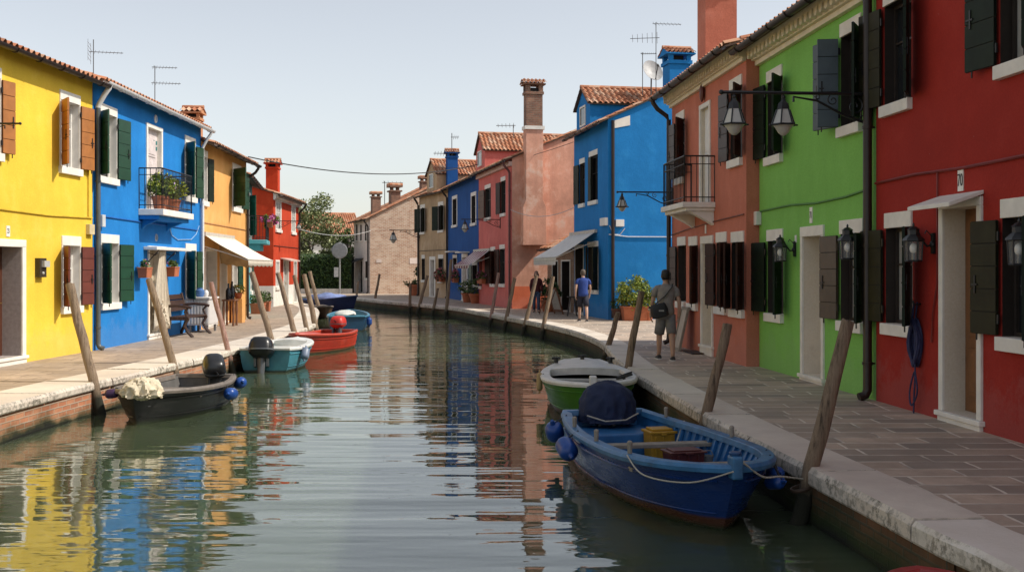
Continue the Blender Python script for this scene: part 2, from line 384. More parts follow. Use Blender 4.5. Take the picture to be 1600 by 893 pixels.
def quay(K, sgn, wid, label, mb, cop_t=.15):
    root = thing('quay_wall', label, 'quay wall')
    b = MB(); s = 0.0
    for p, q in zip(K, K[1:]):
        d = (q - p).length; z0, z1 = -1.2, -.02
        f = [p + Vector((0, 0, z0)), q + Vector((0, 0, z0)), q + Vector((0, 0, z1)), p + Vector((0, 0, z1))]
        uv = [(s, z0), (s + d, z0), (s + d, z1), (s, z1)]
        if sgn < 0: f = f[::-1]; uv = uv[::-1]
        b.quad(*f[::1], 0, uv); s += d
    b.build('brick_facing', mb, root)
    # coping blocks
    cb = MB(); rg = random.Random(3); out = inset(K, -.05 * sgn); inn = inset(K, wid * sgn); acc = 0.0; k = 0
    lens = [0]
    for p, q in zip(K, K[1:]): lens.append(lens[-1] + (q - p).length)
    def pt(L, poly):
        for j in range(len(lens) - 1):
            if lens[j] <= L <= lens[j + 1]:
                t = (L - lens[j]) / max(1e-6, lens[j + 1] - lens[j]); return poly[j].lerp(poly[j + 1], t)
        return poly[-1]
    L = 0.0
    while L < lens[-1] - .2 and L < 130:
        n = min(L + rg.uniform(1.5, 2.3), lens[-1]); g = .012; zt = .012 + rg.uniform(-.004, .006); jo = rg.uniform(-.01, .012)
        ks = [L + g + (n - L - 2 * g) * i / 4 for i in range(5)]
        ring = lambda poly, z, o=0: [pt(x, poly) + Vector((0, 0, z)) for x in ks]
        oo, ii = ring(out, 0), ring(inn, 0)
        rows = []
        for i in range(5):
            nrm = (oo[i] - ii[i]).normalized(); a = oo[i] + nrm * jo
            rg2 = [rg.uniform(-.006, .006) for _ in range(3)]
            rows.append([cb.add(ii[i] + Vector((0, 0, -cop_t))), cb.add(a + Vector((0, 0, -cop_t)) - nrm * .012), cb.add(a + Vector((0, 0, -cop_t + .02))), cb.add(a + nrm * rg2[0] + Vector((0, 0, -.03 + rg2[1]))), cb.add(a - nrm * .03 + Vector((0, 0, zt + rg2[2] * .3))), cb.add(ii[i] + Vector((0, 0, zt)))])
        for i in range(4):
            for j in range(6):
                q = [rows[i][j], rows[i][(j + 1) % 6], rows[i + 1][(j + 1) % 6], rows[i + 1][j]]
                cb.face(q[::-1] if sgn > 0 else q, 0)
        cb.face(rows[0] if sgn > 0 else rows[0][::-1]); cb.face(rows[4][::-1] if sgn > 0 else rows[4])
        L = n
    tag(cb.build('stone_coping', STONE, root), 'pale worn Istrian stone coping blocks with dark lichen on the edge')
    return root
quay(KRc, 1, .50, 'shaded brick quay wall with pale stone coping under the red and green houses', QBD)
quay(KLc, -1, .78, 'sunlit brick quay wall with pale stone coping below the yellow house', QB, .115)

# water: real ripples in a fine grid near the camera plus a wide sheet
def water():
    m = bpy.data.materials.new('canal_water'); t, n, l, b = nodes(m)
    b.inputs['IOR'].default_value = 2.05; b.inputs['Roughness'].default_value = .012; b.inputs['Subsurface Weight'].default_value = 1.0; b.inputs['Subsurface Radius'].default_value = (1.0, 1.2, .8); b.inputs['Subsurface Scale'].default_value = 1.2
    v0 = tc(t, 'Object')
    l.new(ramp(t, noise(t, v0, .25, 3), [(.3, (.062, .084, .046)), (.7, (.080, .102, .060))]), b.inputs['Base Color'])
    a = noise(t, tc(t, 'Object', (.16, .85, 1)), 1.0, 3, .5)
    c = noise(t, tc(t, 'Object', (.55, 2.3, 1)), 1.0, 2, .5)
    d = noise(t, tc(t, 'Object', (2.2, 5.5, 1)), 1.0, 2, .5)
    calm = ramp(t, noise(t, tc(t, 'Object', (.11, .05, 1)), 1.0, 2, .5), [(.36, (.2, .2, .2)), (.62, (1, 1, 1))])
    sxx = t.nodes.new('ShaderNodeSeparateXYZ'); l.new(v0, sxx.inputs[0])
    lee = ramp(t, math_(t, 'ADD', math_(t, 'MULTIPLY', math_(t, 'ADD', sxx.outputs[0], 6.5), .16), math_(t, 'MULTIPLY', noise(t, v0, .5, 2), .3)), [(.25, (.30, .30, .30)), (.75, (1, 1, 1))])
    near = ramp(t, math_(t, 'MULTIPLY', sxx.outputs[1], .05), [(.32, (.45, .45, .45)), (.80, (1, 1, 1))])
    h = math_(t, 'ADD', math_(t, 'MULTIPLY', a, lee), math_(t, 'MULTIPLY', math_(t, 'ADD', math_(t, 'MULTIPLY', c, .40), math_(t, 'MULTIPLY', d, .10)), math_(t, 'MULTIPLY', calm, near)))
    bump(t, b, h, 1.0, .045); return m
wm = MB(); wm.quad((-600, -60, WZ), (600, -60, WZ), (600, 900, WZ), (-600, 900, WZ)); tag(wm.build('canal_water', water()), kind='structure')

# ---------------------------------------------------------------- houses
SASH_DEFAULT = WOODW; JAMB_DEFAULT = .04
class House:
    """local frame: x along the facade from A to B, y out towards the canal, z up; A is the end to the right of someone facing the facade"""
    def __init__(s, name, label, cat, A, B, D, ze, mats, group='painted houses along the canal'):
        s.A, s.B = Vector((*A, 0)), Vector((*B, 0)); d = s.B - s.A; s.W = d.length; s.D = D; s.ze = ze
        s.rz = math.atan2(d.y, d.x); s.root = thing(name, label, cat, s.A, s.rz, group)
        s.ex = d.normalized(); s.ey = Vector((-s.ex.y, s.ex.x, 0)); s.mats = mats; s.op = []; s.wins = 0; s.plinth = 0; s.holes = []
    def loc(s, p): q = Vector(p) - s.A; return Vector((q.dot(s.ex), q.dot(s.ey), p[2]))
    def wld(s, p): return s.A + s.ex * p[0] + s.ey * p[1] + Vector((0, 0, p[2]))
    def pt(s, u, v, off=0.0):
        c = s.loc(Vector((0, 0, EYE))); r = ray(u, v); rl = Vector((r.dot(s.ex), r.dot(s.ey), r.z)); k = (off - c.y) / rl.y
        return c.x + rl.x * k, c.z + rl.z * k
    def side(s, u, v, x=0.0):
        c = s.loc(Vector((0, 0, EYE))); r = ray(u, v); rl = Vector((r.dot(s.ex), r.dot(s.ey), r.z)); k = (x - c.x) / rl.x
        return c.y + rl.y * k, c.z + rl.z * k
    def rect(s, uL, uR, vt, vb, zt=None, zb=None, off=0.0):
        x1, a = s.pt(uL, vt, off); _, b = s.pt(uL, vb, off); x0, _ = s.pt(uR, vt, off)
        return x0, x1, (b if zb is None else zb), (a if zt is None else zt)
    def opening(s, x0, x1, z0, z1, d, rev=1): s.op.append((x0, x1, z0, z1, d, rev))
    def part(s, name, mb, mats, bevel=0, parent=None, label=None):
        o = mb.build(name, mats, parent or s.root, bevel); s.last = o
        if label: o['label'] = label
        return o
    def shutter(s, xh, side, zb, zt, w, ang, m, boards=5, y0=.045, bar=True):
        """side 'L': hinged at the large-x edge (left as seen from the canal); ang 0 closed, 180 flat on the wall"""
        b = MB(); sg = -1 if side == 'L' else 1; h = zt - zb; a = R(ang + rnd.uniform(-4, 3.5)); th = .036
        dx, dy = sg * math.cos(a), math.sin(a); nx, ny = -dy, dx
        M = Matrix(((dx, nx, 0, xh), (dy, ny, 0, y0), (0, 0, 1, zb), (0, 0, 0, 1)))
        g = .012
        for k in range(boards):
            b.box(.004, w, -th / 2, th / 2, h * k / boards + g * .5, h * (k + 1) / boards - g * .5, 0, M)
        b.box(.004, w - .005, -.008, .008, 0, h, 1, M)
        f = 1 if True else -1
        for yy in (-th / 2 - .006, th / 2 + .006):
            b.box(w * .80 - .012, w * .80 + .012, yy - .006, yy + .006, h * .36, h * .52, 2, M)
            b.box(w * .70, w * .93, yy - .008, yy + .008, h * .43, h * .445, 2, M)
        for z in (.14, .86): b.tube([M @ Vector((-.015, 0, h * z - .05)), M @ Vector((-.015, 0, h * z + .05))], .016, 6, 2)
        b.tube([M @ Vector((w * .8, 0, -.07)), M @ Vector((w * .8, 0, .02))], .010, 5, 2)
        o = s.part('shutter', b, [m, plain('shutter_groove', (.008, .008, .007), .8) if m in (GRN_DK, OLIVE, BRN_SH) else plain(m.name + '_groove', tuple(x * .35 for x in m.node_tree.nodes['Color Ramp'].color_ramp.elements[0].color[:3]), .8), IRON])
        return o
    def window(s, x0, x1, z0, z1, depth=.15, L=None, Rr=None, sm=None, pane=None, lint=.20, jamb=None, sill=.15, frame=None, smR=None, boards=5, wf=.52, mull=True, trim=True, trim_m=None):
        jamb = JAMB_DEFAULT if jamb is None else jamb; frame = frame or SASH_DEFAULT; s.opening(x0, x1, z0, z1, depth, 5); tm = trim_m or WHITE
        b = MB(); y = -depth + .02; t = .045
        for q in ((x0, x0 + t, z0, z1), (x1 - t, x1, z0, z1), (x0 + t, x1 - t, z1 - t, z1), (x0 + t, x1 - t, z0, z0 + t)): b.box(q[0], q[1], y - .02, y + .03, q[2], q[3])
        if mull:
            xm = (x0 + x1) / 2; b.box(xm - .035, xm + .035, y - .018, y + .032, z0 + t, z1 - t)
            zm = z0 + (z1 - z0) * .62; b.box(x0 + t, xm - .035, y - .01, y + .022, zm - .013, zm + .013); b.box(xm + .035, x1 - t, y - .01, y + .022, zm - .013, zm + .013)
        w = s.part('window', b, frame or WOODW)
        g = MB(); pm = pane or GLASS; g.box(x0 + .01, x1 - .01, y - .012, y - .004, z0 + .01, z1 - .01)
        s.part('pane', g, pm, 0, w)
        if trim:
            b = MB()
            if lint: b.box(x0 - jamb, x1 + jamb, -.02, .028, z1 - .0, z1 + lint)
            if jamb: b.box(x0 - jamb, x0 - .001, -.02, .025, z0, z1); b.box(x1 + .001, x1 + jamb, -.02, .025, z0, z1)
            s.part('frame', b, tm, .006, w)
            if sill:
                b = MB(); b.box(x0 - jamb - .03, x1 + jamb + .03, -.03, .075, z0 - sill, z0 - .001); s.part('sill', b, tm, .008, w)
        for side, leaves in (('L', L), ('R', Rr)):
            if not leaves: continue
            if not isinstance(leaves, list): leaves = [leaves]
            for k, a in enumerate(leaves):
                ww = (x1 - x0) * wf if not isinstance(a, tuple) else a[1]; aa = a[0] if isinstance(a, tuple) else a
                xh = x1 - .02 if side == 'L' else x0 + .02
                if aa > 120: xh = x1 + .01 if side == 'L' else x0 - .01
                s.shutter(xh, side, z0 + .01, z1 - .015, ww, aa, (smR if side == 'R' and smR else sm), boards, .05 + .02 * k)
        return w
    def win(s, uL, uR, vt, vb, zt=None, zb=None, **k): return s.window(*s.rect(uL, uR, vt, vb, zt, zb), **k)
    def door(s, x0, x1, z0, z1, depth=.3, m=None, trim=.12, step=True, reveal=None, panels=2, closed=True, handle=True, tm=None, lint=None):
        s.opening(x0, x1, z0, z1, depth, 1 if handle else 5); tm = tm or WHITE  # handleless doorways: reveals coloured dark to stand in for interior shade
        b = MB(); lt = lint or trim
        b.box(x0 - trim, x1 + trim, -.02, .035, z1, z1 + lt); b.box(x0 - trim, x0 - .001, -.02, .032, z0 - .0, z1); b.box(x1 + .001, x1 + trim, -.02, .032, z0, z1)
        fr = s.part('door_frame', b, tm, .008)
        if step:
            b = MB(); b.box(x0 - trim - .04, x1 + trim + .04, -depth, .07, max(0.0, z0 - .06), z0 - .001); b.box(x0 - trim - .0, x1 + trim + .0, -depth, .045, -.03, max(0.0, z0 - .06) - .001)
            s.part('doorstep', b, tm, .01)
        if closed:
            b = MB(); y = -depth + .03; b.box(x0, x1, y - .03, y, z0, z1)
            w, h = x1 - x0, z1 - z0
            for k in range(panels):
                za, zb = z0 + h * (.08 + k * .88 / panels), z0 + h * (.02 + (k + 1) * .88 / panels)
                b.box(x0 + w * .16, x1 - w * .16, y - .001, y + .018, za, zb); b.box(x0 + w * .24, x1 - w * .24, y + .001, y + .03, za + .06, zb - .06)
            d = s.part('door', b, m, .006)
            if handle:
                b = MB(); xh = x0 + w * .12; zz = z0 + 1.0
                b.tube([(xh, y, zz), (xh, y + .07, zz), (xh + .1, y + .07, zz)], .014, 6); b.box(xh - .02, xh + .02, y, y + .012, zz - .1, zz + .1)
                s.part('handle', b, plain('brass', (.5, .33, .1), .3, metal=.9), 0, d)
        return fr
    def drs(s, uL, uR, vt, vb, zt=None, zb=None, **k): return s.door(*s.rect(uL, uR, vt, vb, zt, zb), **k)
    def wall(s, left=True, right=True, pitch=.32):
        """front with holes and reveals, two gable ends, back"""
        s.pitch = pitch; b = MB(); zb = -.25
        xs = sorted({0, s.W, *[o[0] for o in s.op], *[o[1] for o in s.op]}); zs = sorted({zb, s.ze, *( [s.plinth] if s.plinth else []), *[o[2] for o in s.op], *[o[3] for o in s.op]})
        xs = [x for x in xs if 0 <= x <= s.W]
        for x0, x1 in zip(xs, xs[1:]):
            for z0, z1 in zip(zs, zs[1:]):
                xc, zc = (x0 + x1) / 2, (z0 + z1) / 2
                if any(o[0] < xc < o[1] and o[2] < zc < o[3] for o in s.op): continue
                b.quad((x1, 0, z0), (x0, 0, z0), (x0, 0, z1), (x1, 0, z1), 2 if s.plinth and zc < s.plinth else 0)
        for x0, x1, z0, z1, d, rv in s.op:
            b.quad((x0, 0, z0), (x0, -d, z0), (x0, -d, z1), (x0, 0, z1), rv); b.quad((x1, 0, z1), (x1, -d, z1), (x1, -d, z0), (x1, 0, z0), rv)
            b.quad((x0, 0, z1), (x0, -d, z1), (x1, -d, z1), (x1, 0, z1), rv); b.quad((x0, 0, z0), (x1, 0, z0), (x1, -d, z0), (x0, -d, z0), 1)
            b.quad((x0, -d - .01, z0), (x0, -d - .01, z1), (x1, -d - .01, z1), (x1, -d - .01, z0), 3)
        D = s.D; zr = s.ze + pitch * D / 2
        for x, fl in ((0, 0), (s.W, 1)):
            mi = 4 if (x == 0 and len(s.mats) > 4) else 0
            if s.plinth and len(s.mats) > 2:
                p = [(x, 0, zb), (x, -D, zb), (x, -D, s.plinth), (x, 0, s.plinth)]; b.poly(p[::-1] if fl else p, 2); lo = s.plinth
            else: lo = zb
            p = [(x, 0, lo), (x, -D, lo), (x, -D, s.ze), (x, -D / 2, zr), (x, 0, s.ze)]; b.poly(p[::-1] if fl else p, mi)
        b.quad((0, -D, zb), (s.W, -D, zb), (s.W, -D, s.ze), (0, -D, s.ze), 0)
        mm = list(s.mats) + [None] * (5 - len(s.mats)); mm[4] = mm[4] or WHITE; mm.append(SASH_DEFAULT)
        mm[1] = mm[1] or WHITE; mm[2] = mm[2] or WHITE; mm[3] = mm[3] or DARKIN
        return s.part('wall', b, mm)
    def roof(s, over=.35, tile=None, side=(.08, .08), gutter=None, eave=None, lift=0.0):
        D, p = s.D, s.pitch; ze = s.ze + lift; zr = ze + p * D / 2; tile = tile or TILE
        b = MB(); x0, x1 = -side[0], s.W + side[1]; e = Vector((0, over, ze - p * over)); r = Vector((0, -D / 2, zr)); k = Vector((0, -D - .2, ze - .2 * p))
        up = Vector((0, 0, .05))
        b.tiles(Vector((x0, 0, 0)) + e + up, (x1 - x0, 0, 0), r - e, 0); b.tiles(Vector((x0, 0, 0)) + k + up, (x1 - x0, 0, 0), r - k, 0)
        b.tube([(x0 + (x1 - x0) * i / 12, r.y, r.z + .07) for i in range(13)], .1, 8, 0)
        for a, c in ((e, r), (k, r)):
            pts = [Vector((x0, 0, 0)) + a, Vector((x1, 0, 0)) + a, Vector((x1, 0, 0)) + c, Vector((x0, 0, 0)) + c]
            b.hexa([q + Vector((0, 0, .005)) for q in pts], [q + Vector((0, 0, .045)) for q in pts], 1)
        s.rf = s.part('roof', b, [tile, eave or plain('eave_board', (.10, .06, .04), .8)])
        if gutter:
            g = MB(); n = 10; y, z = over + .06, e.z + .02; rad = .075; pr = []
            for x in (x0 - .02, x1 + .02):
                pr.append([g.add((x, y + rad * math.cos(q), z + rad * math.sin(q))) for q in [math.pi + math.pi * j / n for j in range(n + 1)]] + [g.add((x, y + (rad - .012) * math.cos(q), z + (rad - .012) * math.sin(q))) for q in [2 * math.pi - math.pi * j / n for j in range(n + 1)]])
            nn = len(pr[0])
            for j in range(nn): g.face([pr[0][j], pr[1][j], pr[1][(j + 1) % nn], pr[0][(j + 1) % nn]], 0, None, True)
            g.face(pr[0]); g.face(pr[1][::-1])
            xx = x0 + .4
            while xx < x1: g.tube([(xx, y - rad * 1.1, z + .0)] + [(xx, y + rad * 1.12 * math.cos(q), z + rad * 1.12 * math.sin(q)) for q in [math.pi + math.pi * j / 6 for j in range(7)]], .012, 5); xx += .9
            s.part('gutter', g, gutter); s.gut = (y, z)
    def pipe(s, x, y, ztop, zbot, m, r=.05, fromg=True, name='downpipe', elbow=None, base=True):
        b = MB(); pts = []
        if fromg:
            gy, gz = s.gut; pts = [(x, gy, gz - .02), (x, gy - .02, gz - .12), (x, gy - .12, gz - .26), (x, y + .05, gz - .42), (x, y, gz - .52)]
        pts += [(x, y, ztop - .6 if fromg else ztop), (x, y, zbot + .14)] + ([(x, y + .03, zbot + .07), (x, y + .12, zbot + .04)] if base else [(x, y, zbot)])
        k = 5 if fromg else 0
        if elbow and fromg: b.tube(pts[:6], r * 1.05, 10, 1); b.tube(pts[5:], r, 10, 0)
        else: b.tube(pts, r, 10, 0)
        z = zbot + .5
        while z < ztop - 1: b.tube([(x, y, z - .02), (x, y, z + .02)], r * 1.18, 10, 0); b.box(x - .012, x + .012, 0, y, z - .012, z + .012); z += 1.6
        s.part(name, b, [m, elbow or m])
    def cable(s, pts, m, r=.012): b = MB(); b.tube([(x, .02, z) for x, z in pts], r, 5); s.part('cable', b, m)
    def plate(s, u, v, txt, w=.13, h=.20, size=.13):
        x, z = s.pt(u, v); b = MB(); b.box(x - w / 2, x + w / 2, -.005, .012, z - h / 2, z + h / 2)
        M = Matrix.Translation((x, .013, z)) @ Matrix(((-1, 0, 0, 0), (0, 0, 1, 0), (0, 1, 0, 0), (0, 0, 0, 1))) @ Matrix.Diagonal((.62, 1, 1, 1))
        if txt: b.text(txt, size, M, 1)
        s.part('house_number', b, [plain('enamel_plate', (.75, .74, .68), .4), plain('number_paint', (.03, .03, .035), .5)])
    def boxy(s, name, u0, u1, v0, v1, d, m, bevel=.008):
        x0, x1, z0, z1 = s.rect(u0, u1, v0, v1); b = MB(); b.box(x0, x1, 0, d, z0, z1); return s.part(name, b, m, bevel)
    def dormer(s, x0, x1, ze, zr, depth, m, win=None, tile=None, over=.12, y0=0.0):
        b = MB(); xm = (x0 + x1) / 2; zb = s.ze - .1
        if win: wx0, wx1, wz0, wz1 = win
        pts = [(x1, y0, zb), (x0, y0, zb), (x0, y0, ze), (xm, y0, zr), (x1, y0, ze)]
        if y0 > 0: pass
        b.poly(pts, 0); b.quad((x0, y0, zb), (x0, -depth, zb), (x0, -depth, ze), (x0, y0, ze)); b.quad((x1, -depth, zb), (x1, y0, zb), (x1, y0, ze), (x1, -depth, ze))
        dm = s.part('dormer', b, m)
        b = MB(); 
        for xa, sg in ((x0 - over, 1), (x1 + over, -1)):
            za = ze - over * (zr - ze) / (xm - x0); a = Vector((0, -(depth + over + .06), 0)); P = Vector((xa, y0 + over, za + .04)); up = Vector((xm - xa, 0, zr - za))
            b.tiles(P, a, up, 0)
            q = [P, P + a, P + a + up, P + up]; b.hexa([p + Vector((0, 0, -.035)) for p in q], [p + Vector((0, 0, -.005)) for p in q], 1)
        b.tube([(xm, y0 + over - (depth + over) * i / 8, zr + .06) for i in range(9)], .09, 8, 0)
        s.part('roof', b, [tile or TILE2, plain('eave_board', (.10, .06, .04), .8)], 0, dm)
        if win:
            b = MB(); t = .07; y = y0
            for q in ((wx0 - t, wx0, wz0 - t, wz1 + t), (wx1, wx1 + t, wz0 - t, wz1 + t), (wx0, wx1, wz1, wz1 + t), (wx0, wx1, wz0 - t, wz0)): b.box(q[0], q[1], y - .01, y + .04, q[2], q[3])
            w = s.part('window', b, WHITE, 0, dm)
            # a child of the dormer: its pane shares the window mesh level
            g = MB(); g.box(wx0, wx1, y + .004, y + .012, wz0, wz1, 0); s.part('pane', g, GLASS, 0, dm)
        return dm
    def cornice(s, z0, z1, out, m, shadow_m):
        b = MB(); h = z1 - z0
        b.box(0, s.W, -.01, out * .25, z0, z0 + h * .22); b.box(0, s.W, -.01, out * .45, z0 + h * .225, z0 + h * .62); b.box(0, s.W, -.01, out * .72, z0 + h * .625, z0 + h * .8); b.box(-.02, s.W + .02, -.01, out, z0 + h * .805, z1)
        x = .12
        while x < s.W - .08:
            b.tube([(x, out * .45, z0 + h * .43), (x, out * .74, z0 + h * .43)], h * .17, 8); b.box(x - h * .17, x + h * .17, out * .44, out * .735, z0 + h * .43, z0 + h * .62); x += h * .56
        s.part('cornice', b, m)

def chimney(h, name, x, y, w, d, z0, z1, m, cap='venetian', cm=None, wld=False):
    b = MB(); b.box(x - w / 2, x + w / 2, y - d / 2, y + d / 2, z0, z1)
    c = MB(); e = w * .12
    if cap == 'venetian':
        b.box(x - w / 2 - e * .6, x + w / 2 + e * .6, y - d / 2 - e * .6, y + d / 2 + e * .6, z1, z1 + w * .16)
        z = z1 + w * .16
        for sx in (-1, 1):
            for sy in (-1, 1): b.box(x + sx * w * .42 - w * .1, x + sx * w * .42 + w * .1, y + sy * d * .42 - d * .1, y + sy * d * .42 + d * .1, z, z + w * .26)
        z += w * .26; b.box(x - w * .25, x + w * .25, y - d * .25, y + d * .25, z - w * .26, z, 1)
        hx, hy, hz = w / 2 + e * 1.6, d / 2 + e * 1.6, w * .32
        c.box(x - hx, x + hx, y - hy, y + hy, z, z + .05, 1)
        for sg in (-1, 1): c.tiles((x + sg * hx, y - hy, z + .05), (0, 2 * hy, 0), (-sg * hx, 0, hz), 0, False, .16, .3, .05)
        c.poly([(x - hx, y - hy + .04, z + .05), (x + hx, y - hy + .04, z + .05), (x, y - hy + .04, z + .05 + hz)], 1); c.poly([(x - hx, y + hy - .04, z + .05), (x, y + hy - .04, z + .05 + hz), (x + hx, y + hy - .04, z + .05)], 1)
        c.tube([(x, y - hy, z + hz + .07), (x, y + hy, z + hz + .07)], .07, 8, 0)
    elif cap == 'flat':
        b.box(x - w / 2 - e, x + w / 2 + e, y - d / 2 - e, y + d / 2 + e, z1, z1 + w * .12)
        for k in range(4):
            a = k * math.pi / 2 + .78; c.box(x + math.cos(a) * w * .45 - .06, x + math.cos(a) * w * .45 + .06, y + math.sin(a) * d * .45 - .06, y + math.sin(a) * d * .45 + .06, z1 + w * .12, z1 + w * .38, 1)
        c.box(x - w / 2 - e * 1.3, x + w / 2 + e * 1.3, y - d / 2 - e * 1.3, y + d / 2 + e * 1.3, z1 + w * .38, z1 + w * .5, 1)
        nx = 4
        for k in range(nx): c.tube([(x - w / 2 - e + (w + 2 * e) * (k + .5) / nx, y - d / 2 - e * 1.4, z1 + w * .56), (x - w / 2 - e + (w + 2 * e) * (k + .5) / nx, y + d / 2 + e * 1.4, z1 + w * .56)], (w + 2 * e) / nx * .52, 8, 0)
    o = h.part('chimney', b, [m, DARKIN]); h.part('chimney_cap', c, [TILE2, cm or m], 0, o); return o

def railing(h, x0, x1, yf, z0, z1, m=IRON, curl=False):
    b = MB(); t = .014
    path = [(x0, 0), (x0, yf), (x1, yf), (x1, 0)]
    for z, r in ((z1, .018), (z0 + .10, .012), (z1 - .16, .010)):
        for a, c in zip(path, path[1:]): b.tube([(*a, z), (*c, z)], r, 6)
    for a, c in zip(path, path[1:]):
        L = math.hypot(c[0] - a[0], c[1] - a[1]); n = max(2, int(L / .115))
        for k in range(n + 1):
            p = (a[0] + (c[0] - a[0]) * k / n, a[1] + (c[1] - a[1]) * k / n); b.tube([(*p, z0), (*p, z1)], .008 if k % n else .016, 5)
    return b
# ---------------------------------------------------------------- left bank houses
YEL = stucco('yellow_stucco', (.80, .545, .055), (.78, .60, .18), .22, .10)
BLU = stucco('bright_blue_stucco', (.012, .19, .54), (.03, .25, .58), .25, .13)
ORA = stucco('apricot_stucco', (.72, .37, .115), (.72, .45, .22), .25)
TEA = stucco('teal_stucco', (.12, .38, .42), None, .2)
REDL = stucco('vermilion_stucco', (.52, .052, .016), (.55, .10, .04), .25)
BRD = plain('brown_panelled_door_wood', (.085, .028, .014), .4, var=.2)
GREYPL = plain('grey_roughcast_plaster', (.33, .29, .27), .95, var=.15, scale=14, bmp=.6)

h = House('yellow_house', 'bright yellow house with orange and red-brown shutters at the left edge', 'house', (-9.14, 23.70), (-9.70, 13.2), 8, 5.85, [YEL, GREYPL])
zt, zb = None, None
x0, x1, zb, zt = h.rect(94, 123, 155, 259)
h.window(x0, x1, zb, zt, L=[142], Rr=[174], sm=ORG_SH, pane=CURT, depth=.2, wf=.55)
x0, x1, zb, zt = h.rect(-30, -1, 100, 200, zt, zb); h.window(x0, x1, zb, zt, L=[142], Rr=[174], sm=ORG_SH, depth=.2, wf=.55)
x0, x1, zb, zt = h.rect(97, 124, 383, 479); h.window(x0, x1, zb, zt, L=[142], Rr=[174], sm=RBR_SH, pane=CURT, depth=.2, wf=.56)
xr, zt = h.pt(33, 386); xl, _ = h.pt(-24, 386); h.door(xr, xl, .14, zt, .40, BRD, trim=.14, panels=2)
h.wall(pitch=.3); h.roof(.26, gutter=BROWNPIPE)
h.plate(12, 361, '23')
mb = MB(); x0, x1, z0, z1 = h.rect(54.5, 65, 403, 433); mb.box(x0, x1, 0, .10, z0, z1); mb.box(x0 - .02, x0 + .2, .10, .16, z0 + .2, z1 - .05, 1); mb.ball((x0 + .16, .11, z0 + .08), .03, .03, .03, 8, 6, 1)
h.part('meter_box', mb, [plain('bronze_box', (.035, .025, .015), .5), plain('grey_plastic', (.42, .42, .40), .5)])
CABY = plain('yellow_painted_conduit', (.62, .42, .03), .7)
z = h.pt(60, 333)[1]; h.cable([(.05, z + .02), (2.0, z - .02), (5, z + .02), (9, z)], CABY, .018)
x0, _ = h.pt(137, 350); h.cable([(x0, z), (x0, z + 2.2)], CABY, .014)
h.boxy('junction_box', 134, 142, 350, 366, .09, plain('cream_plastic', (.60, .50, .30), .5))

h = House('blue_house', 'bright blue house with green shutters and flowered balcony by the yellow house', 'house', (-9.16, 32.04), (-9.14, 23.72), 8, 5.92, [BLU, None])
h.win(153, 181, 173, 274, L=[142], Rr=[(174, .62)], sm=GRN_SH, pane=GLASS, depth=.2, wf=.45)
x0, x1, _, zt = h.rect(230, 251, 198, 320); zs = 3.25
h.door(x0, x1, zs, zt, .12, plain('pink_white_door_paint', (.62, .55, .54), .5), trim=.10, step=False, panels=3)
mb = MB(); 
for xa in (x0 + .06, x0 + .25, x1 - .2):
    for dz in (.35, .5): mb.box(xa, xa + .12, -.085, -.07, zt - dz, zt - dz + .1)
h.part('door_panes', mb, plain('teal_glass', (.02, .16, .16), .2))
h.win(289, 304, 222, 306, L=[142], Rr=[174], sm=GRN_SH, depth=.2, wf=.55)
h.win(157.5, 184, 379, 474, L=[142], Rr=[(174, .62)], sm=GRN_SH, pane=GLASS, depth=.2, wf=.45)
h.win(290, 305, 391, 467, L=[142], Rr=[174], sm=GRN_SH, depth=.2, wf=.6)
x0, x1, z0, zt = h.rect(232.5, 256, 390, 526); h.door(x0, x1, .14, zt, .3, plain('cream_door_paint', (.55, .48, .36), .5), trim=.1)
blue_door = (x0, x1, zt)
h.wall(pitch=.3); WPIPE = plain('white_plastic_pipe', (.62, .63, .64), .4, var=.06)
h.roof(.28, gutter=WPIPE)
h.pipe(h.W - .10, .08, 5.9, 0, ZINC, .055, elbow=WPIPE); h.pipe(.10, .08, 5.9, 0, WPIPE, .045)
mb = MB(); xc, zc = h.pt(243, 186); mb.lathe([(.11, 0), (.10, .02), (.001, .03)], (xc, 0, zc), 20, 0, Matrix.Rotation(R(-90), 3, 'X')); mb.lathe([(.06, .028), (.001, .034)], (xc, 0, zc), 16, 1, Matrix.Rotation(R(-90), 3, 'X'))
h.part('roundel', mb, [WOODW, plain('pale_blue_enamel', (.35, .45, .6), .4)])
mb = MB(); xc, zc = h.pt(244, 371); mb.lathe([(.10, 0), (.09, .02), (.001, .03)], (xc, 0, zc), 20, 0, Matrix.Rotation(R(-90), 3, 'X')); mb.lathe([(.075, .024), (.06, .032), (.001, .034)], (xc, 0, zc), 16, 1, Matrix.Rotation(R(-90), 3, 'X'))
h.part('roundel', mb, [plain('grey_ceramic', (.3, .33, .38), .4), plain('dark_ceramic', (.12, .16, .2), .4)])
